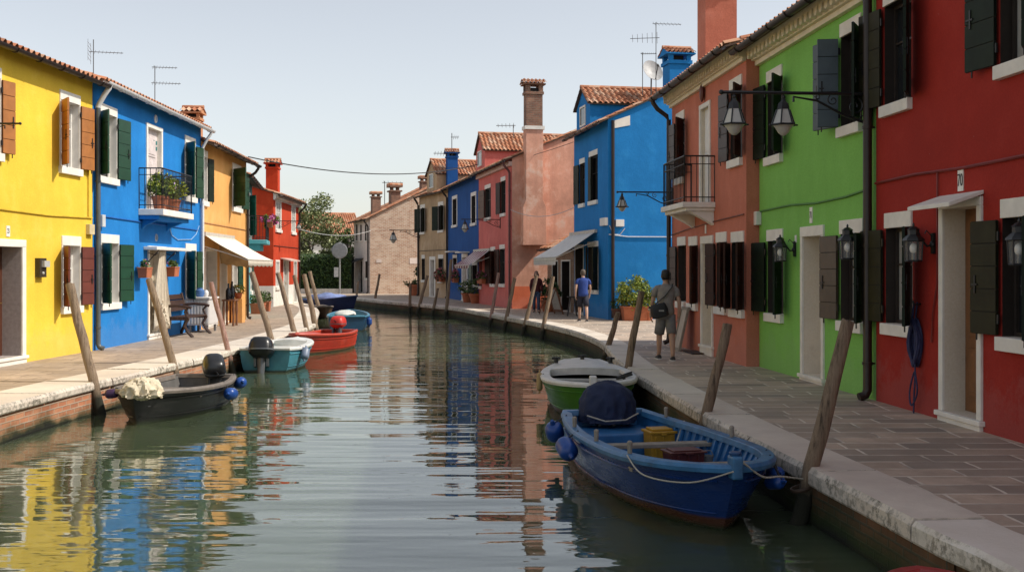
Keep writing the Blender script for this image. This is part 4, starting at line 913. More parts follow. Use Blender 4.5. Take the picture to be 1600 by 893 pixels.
class Boat:
    def __init__(s, name, label, cat, bow, stern, beam, zg, rise, sw, hull, inner, rail, tm=.42, p=2.2, q=.7, rake=.35, floor=.07, rw=.085, deck=0.0, keel=-.25, thwarts=(), flare=1.0, group='small boats moored along the quays', deckm=None, tilt=0.0):
        s.bow, s.stern = Vector((*bow, WZ)), Vector((*stern, WZ)); d = s.bow - s.stern; s.L = L = d.length; s.B = beam
        s.sw, s.tm, s.p, s.q, s.zg, s.rise = sw, tm, p, q, zg, rise
        s.root = thing(name, label, cat, s.stern, math.atan2(d.y, d.x), group)
        s.M = Matrix.Translation(s.stern) @ Matrix.Rotation(math.atan2(d.y, d.x), 4, 'Z')
        N = 30; prof = [(1, 0), (.985, .18), (.95, .38), (.88, .58), (.76, .76), (.52, .91), (0, 1)]
        def X(t, z): zs = s.zs(t); r = max(0, min(1, (z - keel) / (zs - keel))); return t * L - rake * (1 - r) * t ** 4
        ts = [1 - (1 - i / N) ** 1.35 for i in range(N + 1)]
        b = MB(); rows = []
        for t in ts:
            hb, zs = s.hb(t), s.zs(t); left = []
            for f, k in prof:
                z = zs - (zs - keel) * k; fy = f * (1 - .80 * flare * k * t ** 3.2); left.append((X(t, z), hb * fy, z))
            rows.append([b.add(q_) for q_ in left] + [b.add((x, -y, z)) for x, y, z in left[-2::-1]])
        for a, c in zip(rows, rows[1:]):
            for j in range(len(a) - 1): b.face([a[j], c[j], c[j + 1], a[j + 1]], 0, None, True)
        b.face(rows[0][::1], 0)
        s.hull = b.build('hull', hull, s.root)
        b = MB(); rows = []
        for t in ts[:-1]:
            hb, zs = max(.01, s.hb(t) - .05), s.zs(t) - .01; x = max(.05, min(L - .06, t * L)) if t < .5 else t * L - .06 * t
            zf = floor; dp = (zs - zf) / (zs - keel); nr = lambda f, k: f * (1 - .80 * flare * k * t ** 3.2); xi = lambda z: X(t, z) - (t * L - x) - .03 * t; left = [(x, hb, zs), (xi(zs - (zs - zf) * .45), hb * nr(.93, .45 * dp), zs - (zs - zf) * .45), (xi(zf + .03), hb * nr(.80, dp), zf + .03), (xi(zf), hb * nr(.76, dp), zf)]
            rows.append([b.add(q_) for q_ in left] + [b.add((x_, -y, z)) for x_, y, z in left[::-1]])
        for a, c in zip(rows, rows[1:]):
            for j in range(len(a) - 1): b.face([a[j], a[j + 1], c[j + 1], c[j]], 0, None, False)
        b.face(rows[0][::-1], 0); b.build('interior', inner, s.root)
        for kk in (.16, .52):
            b = MB(); ii = 1 if kk < .3 else 3; f0 = {.16: .988, .52: .905}[kk]
            for sg in (-1, 1):
                pts = []
                for t in ts[:-1]:
                    hb, zs = s.hb(t), s.zs(t); z = zs - (zs - keel) * kk; pts.append((X(t, z), sg * (hb * f0 * (1 - .80 * flare * kk * t ** 3.2) + .004), z))
                b = MB(); b.tube(pts, .014 if kk < .3 else .009, 5); b.build('rub_strake', hull, s.root)
        # gunwale rail
        per = [(t * L, s.hb(t), s.zs(t)) for t in ts[:-1]] + [(L + .01, 0, s.zs(1))]; per = per + [(x, -y, z) for x, y, z in per[-2::-1]]
        b = MB(); rows = []; n = len(per)
        for k, (x, y, z) in enumerate(per):
            a, c = Vector(per[(k - 1) % n]), Vector(per[(k + 1) % n]); d2 = (c - a); d2.z = 0; nn = Vector((d2.y, -d2.x, 0)).normalized() * (-1)
            P = Vector((x, y, z)); w = rw
            rows.append([b.add(P + nn * .035 + Vector((0, 0, -.045))), b.add(P + nn * .042 + Vector((0, 0, -.005))), b.add(P + nn * .02 + Vector((0, 0, .025))), b.add(P - nn * (w - .03) + Vector((0, 0, .022))), b.add(P - nn * (w - .015) + Vector((0, 0, -.04)))])
        for k in range(n):
            a, c = rows[k], rows[(k + 1) % n]
            for j in range(5): b.face([a[j], c[j], c[(j + 1) % 5], a[(j + 1) % 5]], 0)
        s.rail = b.build('gunwale', rail, s.root, .006)
        if deck:
            b = MB(); t0 = 1 - deck / L; tt = [t0 + (1 - t0) * i / 10 for i in range(11)]; rows = []
            for t in tt:
                hb, z = max(.0, s.hb(t) - .03), s.zs(t) - .002; r = []
                for j in range(7): f = -1 + 2 * j / 6; r.append(b.add((t * L - .02 - .10 * (1 - f * f) * (t == t0), f * hb, z + .05 * (1 - f * f))))
                rows.append(r)
            for a, c in zip(rows, rows[1:]):
                for j in range(6): b.face([a[j], c[j], c[j + 1], a[j + 1]][::-1], 0, None, True)
            lo = [b.add(Vector(b.v[i]) + Vector((.0, 0, -.16))) for i in rows[0]]
            for j in range(6): b.face([rows[0][j], rows[0][j + 1], lo[j + 1], lo[j]], 0)
            b.build('foredeck', deckm or rail, s.root)
        for k, (t, w, zz, mt) in enumerate(thwarts):
            hb = s.hb(t) - .04; z = s.zs(t) - zz; b = MB(); b.box(t * L - w / 2, t * L + w / 2, -hb, hb, z - .04, z); b.build('thwart', mt, s.root, .006)
    def hb(s, t):
        if t < s.tm: return s.B / 2 * (s.sw + (1 - s.sw) * math.sin(math.pi / 2 * t / s.tm))
        a = (t - s.tm) / (1 - s.tm); return s.B / 2 * max(0, 1 - a ** s.p) ** s.q
    def zs(s, t): return s.zg + s.rise * t ** 2.2 + .03 * (1 - min(1, t / .3)) ** 2
    def w(s, x, y, z): return s.M @ Vector((x, y, z))
    def part(s, name, mb, m, bevel=0, parent=None): return mb.build(name, m, parent or s.root, bevel)
    def stem(s, m, r=.05, h=.14):
        b = MB(); z = s.zs(1); b.box(s.L - .09, s.L + .05, -r, r, z - .10, z + h); s.part('stem_post', b, m, .02)
    def outboard(s, y=0.0, size=1.0, tilt=0, x=-.12, cowl=None, turn=0.0, legdown=True, z=None):
        z = s.zs(0) + .05 if z is None else z
        M = Matrix.Translation((x, y, z)) @ Matrix.Rotation(turn, 4, 'Z') @ Matrix.Rotation(R(tilt), 4, 'Y')
        S = Matrix.Diagonal((size, size, size, 1)); M = M @ S
        b = MB()
        b.tube([M @ Vector(p) for p in ((0, 0, .05), (0, 0, -.25), (-.01, 0, -.55), (-.02, 0, -.62))], [.075 * size, .06 * size, .045 * size, .05 * size], 10, 0, flat=.6)
        for yy in (-.1, .1): b.hexa([M @ Vector(p) for p in ((.02, yy - .02, -.16), (.20, yy - .02, -.16), (.20, yy + .02, -.16), (.02, yy + .02, -.16))], [M @ Vector(p) for p in ((-.02, yy - .02, .03), (.16, yy - .02, .03), (.16, yy + .02, .03), (-.02, yy + .02, .03))], 0)
        b.tube([M @ Vector((-.18, 0, -.6)), M @ Vector((.12, 0, -.6))], [.03 * size, .045 * size], 8, 0)
        b.hexa([M @ Vector(p) for p in ((-.16, -.10, -.40), (.06, -.10, -.40), (.06, .10, -.40), (-.16, .10, -.40))], [M @ Vector(p) for p in ((-.18, -.11, -.385), (.06, -.11, -.385), (.06, .11, -.385), (-.18, .11, -.385))], 0)
        for k in range(3):
            a = 2.1 * k; b.hexa([M @ Vector((-.20, math.cos(a + o) * r_, -.6 + math.sin(a + o) * r_)) for r_, o in ((.02, 0), (.13, -.3), (.13, .3))], [M @ Vector((-.19, math.cos(a + o) * r_, -.6 + math.sin(a + o) * r_)) for r_, o in ((.02, 0), (.13, -.3), (.13, .3))], 0)
        b.tube([M @ Vector((.1, 0, .12)), M @ Vector((.42, .03, .2))], .018 * size, 6, 1)
        o = s.part('outboard_motor', b, [ENG_LEG, ENG_BLK])
        c = MB(); rings = [((.02, 0, -.03), .13, .12), ((.0, 0, .03), .225, .185), ((-.01, 0, .08), .255, .205), ((-.015, 0, .19), .24, .19), ((-.02, 0, .26), .21, .165), ((-.03, 0, .30), .15, .125), ((-.035, 0, .31), .06, .06)]
        c.loft(rings, 24, 0, True, 3.6); c.loft([((-.01, 0, .085), .259, .209), ((-.01, 0, .105), .257, .207)], 24, 1, False, 3.6)
        c.v = [M @ v for v in c.v]; s.part('cowl', c, [cowl or ENG_BLK, ENG_LEG], 0, o); return o

def fender(P, ax, r, ln, label, m, top=None, group='boat fenders'):
    """hangs over a gunwale by a cord; the cord ends at the point top"""
    b = MB(); ax = Vector(ax).normalized(); Q = ax.to_track_quat('Z', 'Y').to_matrix()
    pr = [(r * .18, -ln / 2 - .05), (r * .25, -ln / 2 - .02)] + [(r * math.sin(math.pi / 2 * k / 5), -ln / 2 + r * .8 - r * .8 * math.cos(math.pi / 2 * k / 5)) for k in range(1, 6)]
    pr += [(x, -z) for x, z in pr[::-1]]; P = Vector(P)
    b.lathe(pr, (0, 0, 0), 18, 0, Q)
    if top is not None: t = Vector(top) - P; b.tube([ax * (ln / 2 if ax.dot(t) > 0 else -ln / 2), t * .6 + Vector((0, 0, .04)), t], .010, 5, 1)
    for v in range(len(b.v)): b.v[v] = b.v[v] + P
    return tag(b.build('fender', [m, plain('dark_cord', (.03, .03, .035), .9)], origin=P), label, 'fender', group)
FBLUE = plain('blue_fender_vinyl', (.012, .06, .26), .35, var=.2); FGREY = plain('blue_grey_fender_vinyl', (.16, .20, .28), .4)

def crate(name, label, cat, P, w, d, h, rz, m, lidm=None, group=None, lip=.02):
    t = thing(name, label, cat, P, rz, group); b = MB()
    b.hexa([(-w * .46, -d * .46, 0), (w * .46, -d * .46, 0), (w * .46, d * .46, 0), (-w * .46, d * .46, 0)], [(-w / 2, -d / 2, h * .84), (w / 2, -d / 2, h * .84), (w / 2, d / 2, h * .84), (-w / 2, d / 2, h * .84)])
    for x in (-.3, 0, .3): b.box(w * x - .012, w * x + .012, -d / 2 - .012, d / 2 + .012, h * .1, h * .78)
    b.build('body', m, t, .012)
    c = MB(); c.box(-w / 2 - lip, w / 2 + lip, -d / 2 - lip, d / 2 + lip, h * .845, h * .93); c.box(-w * .42, w * .42, -d * .42, d * .42, h * .931, h); c.box(-w * .12, w * .12, -d / 2 - lip - .015, -d / 2 - lip + .002, h * .8, h * .92)
    c.build('lid', lidm or m, t, .01); return t
def rope(name, pts, r, m, label, cat='rope', n=8, sag=0.0, group=None):
    P = catmull([Vector(p) for p in pts], n); b = MB(); b.tube(P, r, 6)
    return tag(b.build(name, m, origin=P[0]), label, cat, group)

# -- the large blue boat at the right
HB = hullmat('navy_boat_hull', (.007, .034, .15), (.085, .034, .02), .12, .2, (.035, .06, .13)); IB = plain('mid_blue_boat_paint', (.022, .125, .31), .45, var=.35, scale=5); RB = plain('light_blue_gunwale_paint', (.034, .135, .28), .4, var=.35, scale=6)
bt = Boat('rowing_boat', 'large navy and light blue wooden boat with boxes aboard, moored nearest on the right', 'boat', (1.90, 9.22), (1.12, 13.45), 1.50, .50, .10, .66, HB, IB, RB, tm=.5, p=3.4, q=.62, rake=.42, rw=.12, thwarts=((.44, .17, .09, OLDWOOD), (.77, .17, .10, OLDWOOD)))
BLUEB = bt
b = MB(); b.box(.06, .80, -.52, .52, .10, .36); bt.part('stern_seat', b, IB, .02)
b = MB()
for sg in (-1, 1):
    for k in range(15):
        b = MB(); t = .24 + .042 * k; hb = bt.hb(t) - .055; z = bt.zs(t) - .02; x = t * bt.L
        k_ = (bt.zs(t) - .20) / (bt.zs(t) + .25); hl = hb * .885 * (1 - .80 * k_ * t ** 3.2); xl = x - .42 * .5 * k_ * t ** 4; b.hexa([(xl - .02, sg * hl, .20), (xl + .02, sg * hl, .20), (xl + .02, sg * (hl - .03), .20), (xl - .02, sg * (hl - .03), .20)], [(x - .02, sg * hb, z), (x + .02, sg * hb, z), (x + .02, sg * (hb - .035), z), (x - .02, sg * (hb - .035), z)]); bt.part('rib', b, IB)
bt.stem(RB, .05, .10)
b = MB(); b.lathe([(.05, 0), (.055, .02), (.045, .03)], (bt.L - .02, 0, bt.zs(1) + .101), 12); bt.part('stem_cap', b, plain('dark_blue_cap', (.012, .05, .14), .4))
b = MB()
for t, sg in ((.30, 1), (.56, 1), (.56, -1), (.78, 1), (.16, -1)):
    b = MB(); x, y, z = t * bt.L, -sg * (bt.hb(t) - .03), bt.zs(t) + .02; b.tube([(x, y, z), (x, y, z + .10)], [.022, .026], 8); b.ball((x, y, z + .10), .028, .028, .024, 8, 6); bt.part('mooring_cleat', b, OLDWOOD)
bt.outboard(y=.02, size=.9, cowl=ENG_BLK, x=-.05, z=.50)
CLOTH_N = plain('navy_canvas', (.009, .018, .055), .85, var=.25, scale=5, bmp=.4)
b = MB(); b.ball((0, 0, 0), 1, 1, 1, 72, 40)
def folds(v, s, off): return abs(mnoise.noise(Vector((v.x * s + off, v.y * s, v.z * s * .55))))
for k, v in enumerate(b.v):
    d = v.normalized(); z = d.z; q = math.hypot(d.x, d.y)
    rad = .33 + .16 * max(0, -z - .05) ** 1.2
    f = 1 - .20 * folds(d, 2.6, 3.1) + .10 * folds(d, 6.0, 7.7) - .06 * folds(d, 11, 1.3)
    x, y = d.x * rad * f, d.y * rad * 1.08 * f
    zz = (.36 * abs(z) ** .85 * (1 - .16 * folds(d, 2.1, 9.0)) if z > 0 else -.13 * min(1, -z * 2.2) - .03 * folds(d, 5, 2.2))
    b.v[k] = Vector((.10 + x, .03 + y, bt.zs(0) + .03 + zz))
b.tube([(.40, -.30, bt.zs(0) + .00), (.50, -.1, bt.zs(0) - .06), (.50, .15, bt.zs(0) - .05), (.38, .34, bt.zs(0) + .01)], .009, 6, 1)
tag(b.build('engine_cover', [CLOTH_N, ROPE], bt.root), 'navy canvas cover tied over the engine')
def inb(u, v, z): return ground(u, v, z)
crate('storage_crate', 'yellow plastic crate with lid standing in the large blue boat', 'crate', inb(1030, 716, WZ + .085), .30, .26, .36, .25, plain('mustard_yellow_plastic', (.42, .22, .012), .5, var=.1))
crate('tool_box', 'dark red lidded box between the planks of the large blue boat', 'box', at(1068, 731, 11.05), .36, .26, .20, .25, plain('dark_red_box_paint', (.085, .012, .008), .5))
b = MB(); P = at(1106, 726, 11.2); b.lathe([(.045, 0), (.055, .10), (.06, .10), (.05, .02)], (0, 0, 0), 14); b.tube([(-.055, 0, .1), (-.03, 0, .15), (.03, 0, .15), (.055, 0, .1)], .006, 5)
for k in range(len(b.v)): b.v[k] = b.v[k] + P
tag(b.build('bucket', plain('dull_tin', (.18, .17, .16), .5), origin=P), 'small tin bucket beside the dark red box in the blue boat', 'bucket')
P = bt.w(.34, -.42, .36)
b = MB(); b.ball(P, .05, .05, .04, 12, 8); tag(b.build('float', plain('chalky_float', (.40, .42, .44), .6), origin=P), 'small round pale float on the stern seat of the blue boat', 'float')
def ffend(t, sg, dz, lab, r=.115, ln=.34, out=.13, ax=(0, 0, 1), boat=None, m=None, grp='boat fenders'):
    B = boat or bt; x, y = t * B.L, sg * (B.hb(t) + out); z = B.zs(t) + dz
    d = B.M.to_3x3() @ Vector(ax); return fender(B.w(x, y, z), d, r, ln, lab, m or FBLUE, B.w(x, sg * (B.hb(t) - .02), B.zs(t) + .03), grp)
ffend(.10, -1, -.16, 'round blue fender on the near stern corner of the large blue boat', .11, .26, .13, (.5, -.3, .8))
ffend(.38, -1, -.16, 'long blue fender hanging amidships on the water side of the large blue boat', .105, .30, .11, (.9, .1, -.35))
ffend(.80, 1, -.20, 'blue fender squeezed between the large blue boat and the quay', .07, .26, .06, (.9, 0, .2)); ffend(.88, 1, -.22, 'blue fender below the quay-side bow of the large blue boat', .065, .22, .03, (.9, .2, .2))
st = bt.w(bt.L, 0, bt.zs(1))
rope('mooring_rope', [st + Vector((.05, -.03, .05)), st + Vector((.25, .12, -.10)), st + Vector((.45, .28, -.13)), ground(1256, 745, .02) * 0 + at(1256, 748, 9.75)], .009, ROPE, 'pale rope from the blue boat bow to the thick near post')
rope('bow_rope', [bt.w(bt.L * .80, -bt.hb(.80) - .04, bt.zs(.8) + .02), bt.w(bt.L * .88, -bt.hb(.88) - .1, bt.zs(.8) - .10), bt.w(bt.L * .97, -bt.hb(.97) - .1, bt.zs(.8) - .10), bt.w(bt.L + .07, -.05, bt.zs(1) - .02)], .007, ROPE, 'pale rope drooping outside the bow of the large blue boat')
rope('painter_rope', [bt.w(bt.L * .42, -.25, .12), bt.w(bt.L * .55, -.1, .14), bt.w(bt.L * .66, .0, .22), bt.w(bt.L * .80, .15, .42), bt.w(bt.L - .12, .05, bt.zs(1) + .03)], .011, ROPE, 'pale rope lying inside the large blue boat beside the boxes')
rope('spring_rope', [bt.w(bt.L * .36, .62, bt.zs(.4) - .16), bt.w(bt.L * .3, .5, .25), bt.w(bt.L * .25, .68, bt.zs(.25) + .03)], .010, ROPE, 'short slack rope at the quay-side gunwale of the large blue boat')

# -- green and white boat
HG = hullmat('green_boat_hull', (.040, .155, .012), (.085, .035, .02), .10, .35, (.12, .22, .06)); WH = plain('worn_white_boat_paint', (.62, .60, .56), .5, var=.15, scale=5); BLKC = plain('dark_boat_well', (.035, .03, .026), .7)
gb = Boat('dinghy', 'green hulled boat with white deck behind the large blue boat', 'boat', (1.20, 16.1), (1.34, 20.9), 1.50, .50, .07, .45, HG, BLKC, WH, tm=.52, p=3.6, q=.6, rake=.25, rw=.15, thwarts=((.40, .2, .14, WH),), flare=.6)
gb.stem(WH, .055, .13)
b = MB(); ts = [.0, .08, .16, .24, .32, .40]; rows = []
for t in ts:
    hb = gb.hb(t) - .03; r = []
    for j in range(7): f = -1 + j / 3; r.append(b.add((t * gb.L + .03 - .12 * f * f * (t == .40), f * hb, gb.zs(t) + .005 + .05 * (1 - f * f))))
    rows.append(r)
for a, c in zip(rows, rows[1:]):
    for j in range(6): b.face([a[j], c[j], c[j + 1], a[j + 1]][::-1], 0, None, True)
lo = [b.add(Vector(b.v[i]) + Vector((-.01, 0, -.12))) for i in rows[-1]]
for j in range(6): b.face([rows[-1][j], rows[-1][j + 1], lo[j + 1], lo[j]][::-1])
gb.part('stern_deck', b, WH)
b = MB()
for x, y in ((.3, 0), (.8, .5), (.8, -.5)): b = MB(); z = gb.zs(.1) + .03; b.tube([(x, y, z), (x, y, z + .11)], .04, 8); b.tube([(x, y - .08, z + .09), (x, y + .08, z + .09)], .02, 6); gb.part('mooring_cleat', b, IRON)
rope('mooring_rope', [gb.w(gb.L * .60, .72, gb.zs(.6) + .05), gb.w(gb.L * .72, .55, gb.zs(.6) + .06), gb.w(gb.L * .86, .40, gb.zs(.8) + .05), gb.w(gb.L * .72, .68, gb.zs(.7) + .06)], .018, plain('black_rope', (.02, .02, .022), .9), 'dark rope heaped on the gunwale of the green and white boat')
ffend(.62, -1, -.10, 'pale thin fender on the water side of the green and white boat', .05, .30, .05, (0, 0, 1), gb, plain('ochre_rope', (.4, .28, .14), .8))

# -- black dinghy on the left
HK = hullmat('black_boat_hull', (.014, .015, .014), (.012, .013, .010), .05, .32, (.045, .038, .03)); GK = plain('worn_grey_brown_gunwale', (.16, .135, .115), .55, var=.25, scale=7); IK = plain('grey_boat_inside', (.11, .105, .10), .6, var=.25)
kb = Boat('dinghy', 'black dinghy with a cream cloth over its bow, moored below the bright blue house', 'boat', (-5.50, 15.75), (-5.32, 18.9), 1.42, .41, .10, .72, HK, IK, GK, tm=.40, p=2.6, q=.7, rake=.25, thwarts=((.30, .25, .10, GK), (.62, .22, .10, GK)))
kb.outboard(y=.16, size=.95, x=.05, turn=.45, tilt=28)
b = MB(); rg = random.Random(11); b.ball((kb.L - .16, .08, kb.zs(1) + .02), .29, .30, .17, 80, 44)
for k, v in enumerate(b.v):
    c = Vector((kb.L - .16, .08, kb.zs(1) + .02)); d = (v - c); n_ = Vector((d.x / .29, d.y / .30, d.z / .17)).normalized()
    f = 1 - .42 * folds(n_, 1.9, 4.0) + .22 * folds(n_, 4.3, 1.0) - .14 * folds(n_, 8.0, 6.0)
    hang = .24 * max(0, math.hypot(d.x, d.y) / .33 - .62) * (1 + .8 * mnoise.noise(n_ * 2.3))
    b.v[k] = c + Vector((d.x * f * (1.25 if d.x < 0 else 1.0), d.y * f, d.z * f - hang))
P = kb.w(kb.L - .12, .08, kb.zs(1)); b.v = [kb.M @ v for v in b.v]
tag(b.build('bow_cloth', plain('cream_canvas', (.62, .54, .40), .9, var=.12, scale=5, bmp=.5), origin=P), 'crumpled cream cloth bundled over the bow of the black dinghy', 'cloth')
ffend(.36, 1, -.17, 'blue fender on the side of the black dinghy, nearer its bow', .10, .30, .10, (.9, 0, .1), kb); ffend(.03, 1, -.12, 'blue fender on the stern corner of the black dinghy', .10, .28, .10, (.7, .5, .2), kb)
ffend(.90, -1, -.05, 'dark purple fender at the quay-side bow of the black dinghy', .07, .2, .08, (0, 1, .1), kb, plain('dark_purple_vinyl', (.04, .015, .06), .5))

# -- white and teal boat with a big outboard
HT = hullmat('teal_boat_hull', (.05, .21, .27), (.03, .10, .12), .05, .3, (.35, .46, .49)); WB = plain('white_boat_gelcoat', (.66, .66, .63), .35, var=.08); IT = plain('teal_boat_inside', (.06, .22, .28), .5)
tb = Boat('motor_boat', 'white and teal boat with a large black outboard, second along the left quay', 'boat', (-5.32, 27.1), (-5.46, 24.05), 1.30, .50, .06, .86, HT, plain('pale_boat_inside', (.30, .44, .47), .5), WB, tm=.35, p=2.6, q=.65, rake=.3, rw=.16, thwarts=((.35, .22, .10, IT), (.68, .2, .10, WB)), deck=.75)
tb.outboard(y=.05, size=1.35, x=-.12, z=.36, tilt=12, turn=.15)
ffend(.22, -1, -.14, 'blue grey fender at the corner of the white and teal boat', .10, .30, .1, (.5, 0, .8), tb, FGREY)
# -- red boat
HR = hullmat('red_boat_hull', (.42, .030, .012), (.30, .10, .04), .06, .35, (.45, .12, .07)); IR_ = plain('red_boat_inside', (.36, .030, .014), .5)
rb = Boat('motor_boat', 'bright red boat with a red engine cover, third along the left quay', 'boat', (-5.66, 28.5), (-5.05, 32.0), 1.30, .46, .12, .8, HR, IR_, plain('red_gunwale', (.42, .045, .022), .4), tm=.4, p=2.3, q=.75, rake=.5, thwarts=((.35, .2, .1, IR_), (.66, .2, .1, IR_)), deck=.9)
o = rb.outboard(y=-.05, size=1.05, x=.05, cowl=plain('red_engine_cover', (.48, .030, .02), .45), z=.58)
# -- blue boat with pale cover, boat with blue cover beyond, small brown boat
HD = hullmat('dark_blue_boat_hull', (.018, .075, .15), (.02, .05, .08), .03); 
lb = Boat('rowing_boat', 'teal blue boat partly under a pale sheet, beyond the red boat', 'boat', (-6.55, 44.2), (-6.05, 39.9), 1.55, .52, .1, .85, HD, IT, plain('teal_gunwale', (.06, .20, .30), .4), tm=.35, thwarts=((.3, .3, .08, WB), (.6, .3, .08, IT)))
b = MB(); b.ball((lb.L * .52, .15, lb.zs(.5) + .0), .9, .42, .14, 20, 8); b.v = [lb.M @ (v + Vector((0, 0, .03 * math.sin(v.x * 9 + v.y * 7)))) for v in b.v]; P = lb.w(lb.L * .52, .15, .5)
tag(b.build('boat_sheet', plain('pale_tarpaulin', (.55, .55, .52), .7, bmp=.3), origin=P), 'pale sheet spread over the teal blue boat beyond the red boat', 'tarpaulin')
ffend(.05, -1, -.2, 'blue fender at the corner of the teal blue boat', .10, .3, .12, (0, 0, 1), lb)
nb = Boat('motor_boat', 'dark navy boat under a blue and white cover, farthest along the left quay', 'boat', (-8.2, 57.6), (-11.3, 59.2), 1.6, .62, .25, .8, hullmat('far_navy_hull', (.014, .026, .10), (.02, .03, .06), .02), IB, plain('navy_gunwale', (.02, .04, .12), .4))
b = MB(); b.ball((nb.L * .45, 0, nb.zs(.4) - .02), 1.35, .7, .36, 22, 10); b.v = [nb.M @ (v + Vector((0, 0, .04 * math.sin(v.x * 5 + v.y * 7)))) for v in b.v]; P = nb.w(nb.L * .45, 0, .6)
tag(b.build('boat_cover', plain('blue_white_tarpaulin', (.16, .22, .42), .7, var=.7, scale=1.3, bmp=.3), origin=P), 'blue and white cover humped over the farthest navy boat', 'tarpaulin')
sb = Boat('dinghy', 'small brown dinghy half hidden behind the cluster of posts', 'boat', (-8.55, 50.0), (-9.6, 52.6), 1.2, .5, .08, .8, hullmat('brown_boat_hull', (.12, .07, .045), (.06, .04, .03), .03), IK, GK)
# -- the red boat whose bow rim just enters the frame at the bottom right
Boat('rowing_boat', 'dark red boat whose rim shows under the near quay wall', 'boat', (2.36, 6.32), (2.1, 2.9), 1.0, .50, .03, .8, hullmat('crimson_boat_hull', (.16, .012, .012), (.06, .02, .015), .06), plain('crimson_boat_inside', (.17, .010, .012), .5), plain('crimson_gunwale', (.26, .022, .022), .4), tm=.5, p=3, q=.6, rake=.3, thwarts=((.5, .2, .1, OLDWOOD),))

# ---------------------------------------------------------------- mooring posts
def postmat(name, a, b_):
    m = bpy.data.materials.new(name); t, n, l, b = nodes(m); v = tc(t)
    f = noise(t, tc(t, 'Object', (11, 11, .5)), 2.4, 9, .78); c = ramp(t, f, [(.36, sc(a, .28)), (.47, a), (.70, b_)])
    sx = t.nodes.new('ShaderNodeSeparateXYZ'); l.new(v, sx.inputs[0]); g = math_(t, 'ADD', sx.outputs[2], math_(t, 'MULTIPLY', noise(t, v, 6, 5), .35))
    c = mix(t, ramp(t, g, [(.42, (1, 1, 1)), (.62, (0, 0, 0))]), c, (.022, .022, .012))
    l.new(c, b.inputs['Base Color']); b.inputs['Roughness'].default_value = .85; bump(t, b, f, 1.0, .03); MATS[name] = m; return m
PW = postmat('weathered_post_wood', (.25, .175, .115), (.38, .29, .20)); PD = postmat('shaded_post_wood', (.21, .145, .095), (.34, .25, .17)); PP = postmat('pinkish_post_wood', (.36, .20, .16), (.48, .32, .26))
def post(u0, v0, u1, v1, d, label, m=PW, lean=.12, rg=random.Random(2)):
    hit = None; v = HV + 14
    slope = (u1 - u0) / (v1 - v0); v = v1 - 8
    while v < 900:
        v += .4
        if v <= HV + 12: continue
        u = u0 + slope * (v - v0); p = ground(u, v, WZ); lft = p.x < (XL(p.y) + XR(p.y)) / 2
        ok = (p.x > XL(p.y) + d * .5 + .03) if lft else (p.x < XR(p.y) - d * .5 - .03)
        if ok and -14 < p.y < 60 or (p.y > 60 and v >= v1): hit = p; break
        if v > v1 + 60: hit = ground(u1, v1, WZ); break
    side = 1 if hit.x > -3 else -1; Yt = hit.y + (.08 if True else 0)
    top = at(u0, v0, Yt); bt_ = hit.copy(); dr = (top - bt_); foot = bt_ - dr.normalized() * .7
    pts = [foot] + [bt_.lerp(top, k / 7) for k in range(8)]; b = MB(); rr = []
    pts = [p + Vector((rg.uniform(-.012, .012), rg.uniform(-.012, .012), 0)) if 1 < k < 8 else p for k, p in enumerate(pts)]
    d = d * .88; b.tube([p - bt_ for p in pts], [d * .56] + [d * (.54 - .09 * k / 7 + rg.uniform(-.02, .02)) for k in range(8)], 12, 0)
    for k in range(len(b.v)):
        a = k % 12; b.v[k] = b.v[k] + Vector((rg.uniform(-1, 1), rg.uniform(-1, 1), 0)) * d * .018
        if k >= len(b.v) - 12: b.v[k].z += rg.uniform(-.02, .015)
    o = b.build('mooring_post', m); o.location = bt_
    return tag(o, label, 'mooring post', 'wooden mooring posts in the canal')
post(1325, 500, 1245, 825, .155, 'thickest nearest mooring post on the right, leaning against the stone edge', PD)
post(1137, 505, 1098, 672, .15, 'dark leaning post behind the large blue boat', PD)
post(1003, 455, 978, 588, .15, 'leaning post just left of the man with the shoulder bag', PD)
post(966, 487, 941, 572, .15, 'short slanting post beyond the green boat, before the terracotta planter', PD)
post(864, 432, 848, 519, .16, 'slanting post between the woman and the chalkboard sign', PD)
post(838.5, 430, 818, 517, .16, 'slanting post in front of the walking woman', PD)
post(804.5, 434, 787.5, 515, .16, 'dark slanting post at the corner of the rose pink house', PD)
post(779, 426, 765, 509, .15, 'pale slanting post before the rose pink house shutters', PP)
post(705, 405, 697, 492, .18, 'post leaning in front of the navy blue house', PD)
post(684, 450, 676, 490, .16, 'short post in front of the tan house door', PD)
post(668, 430, 653, 486, .18, 'slanting post left of the tan house door', PD)
post(641, 443, 640, 487, .17, 'upright post at the bare brick wall beside the planter', PD)
post(593, 428, 584, 478, .18, 'lone slanting post in front of the bare brick wall', PD)
post(559.5, 439, 556, 473, .17, 'short post at the bend before the whitish house', PW)
post(546.5, 424, 540, 466, .19, 'pale slanting post beside the round sign at the bend', PW)
post(506.5, 434, 501.5, 461, .18, 'short post farthest off on the left, before the hedge', PW)
post(109, 443, 157, 645, .17, 'tall leaning post in front of the yellow house', PW)
post(233, 436, 276, 588, .16, 'leaning post before the bright blue house door with lace', PW)
post(330, 441, 364, 579, .13, 'pinkish leaning post in front of the white cabinet', PP)
post(393, 425, 424, 531, .18, 'leaning post below the cream awning, behind the outboard motor', PW)
post(434, 426, 461, 522, .17, 'leaning post in front of the vermilion house corner', PW)
post(460, 430, 480, 518, .16, 'thinner darker post left of the pair behind the red boat', PW)
post(475, 428, 494, 514, .19, 'left post of the leaning pair behind the red boat', PW)
post(484, 424, 503, 503, .20, 'right and tallest post of the leaning pair behind the red boat', PW)
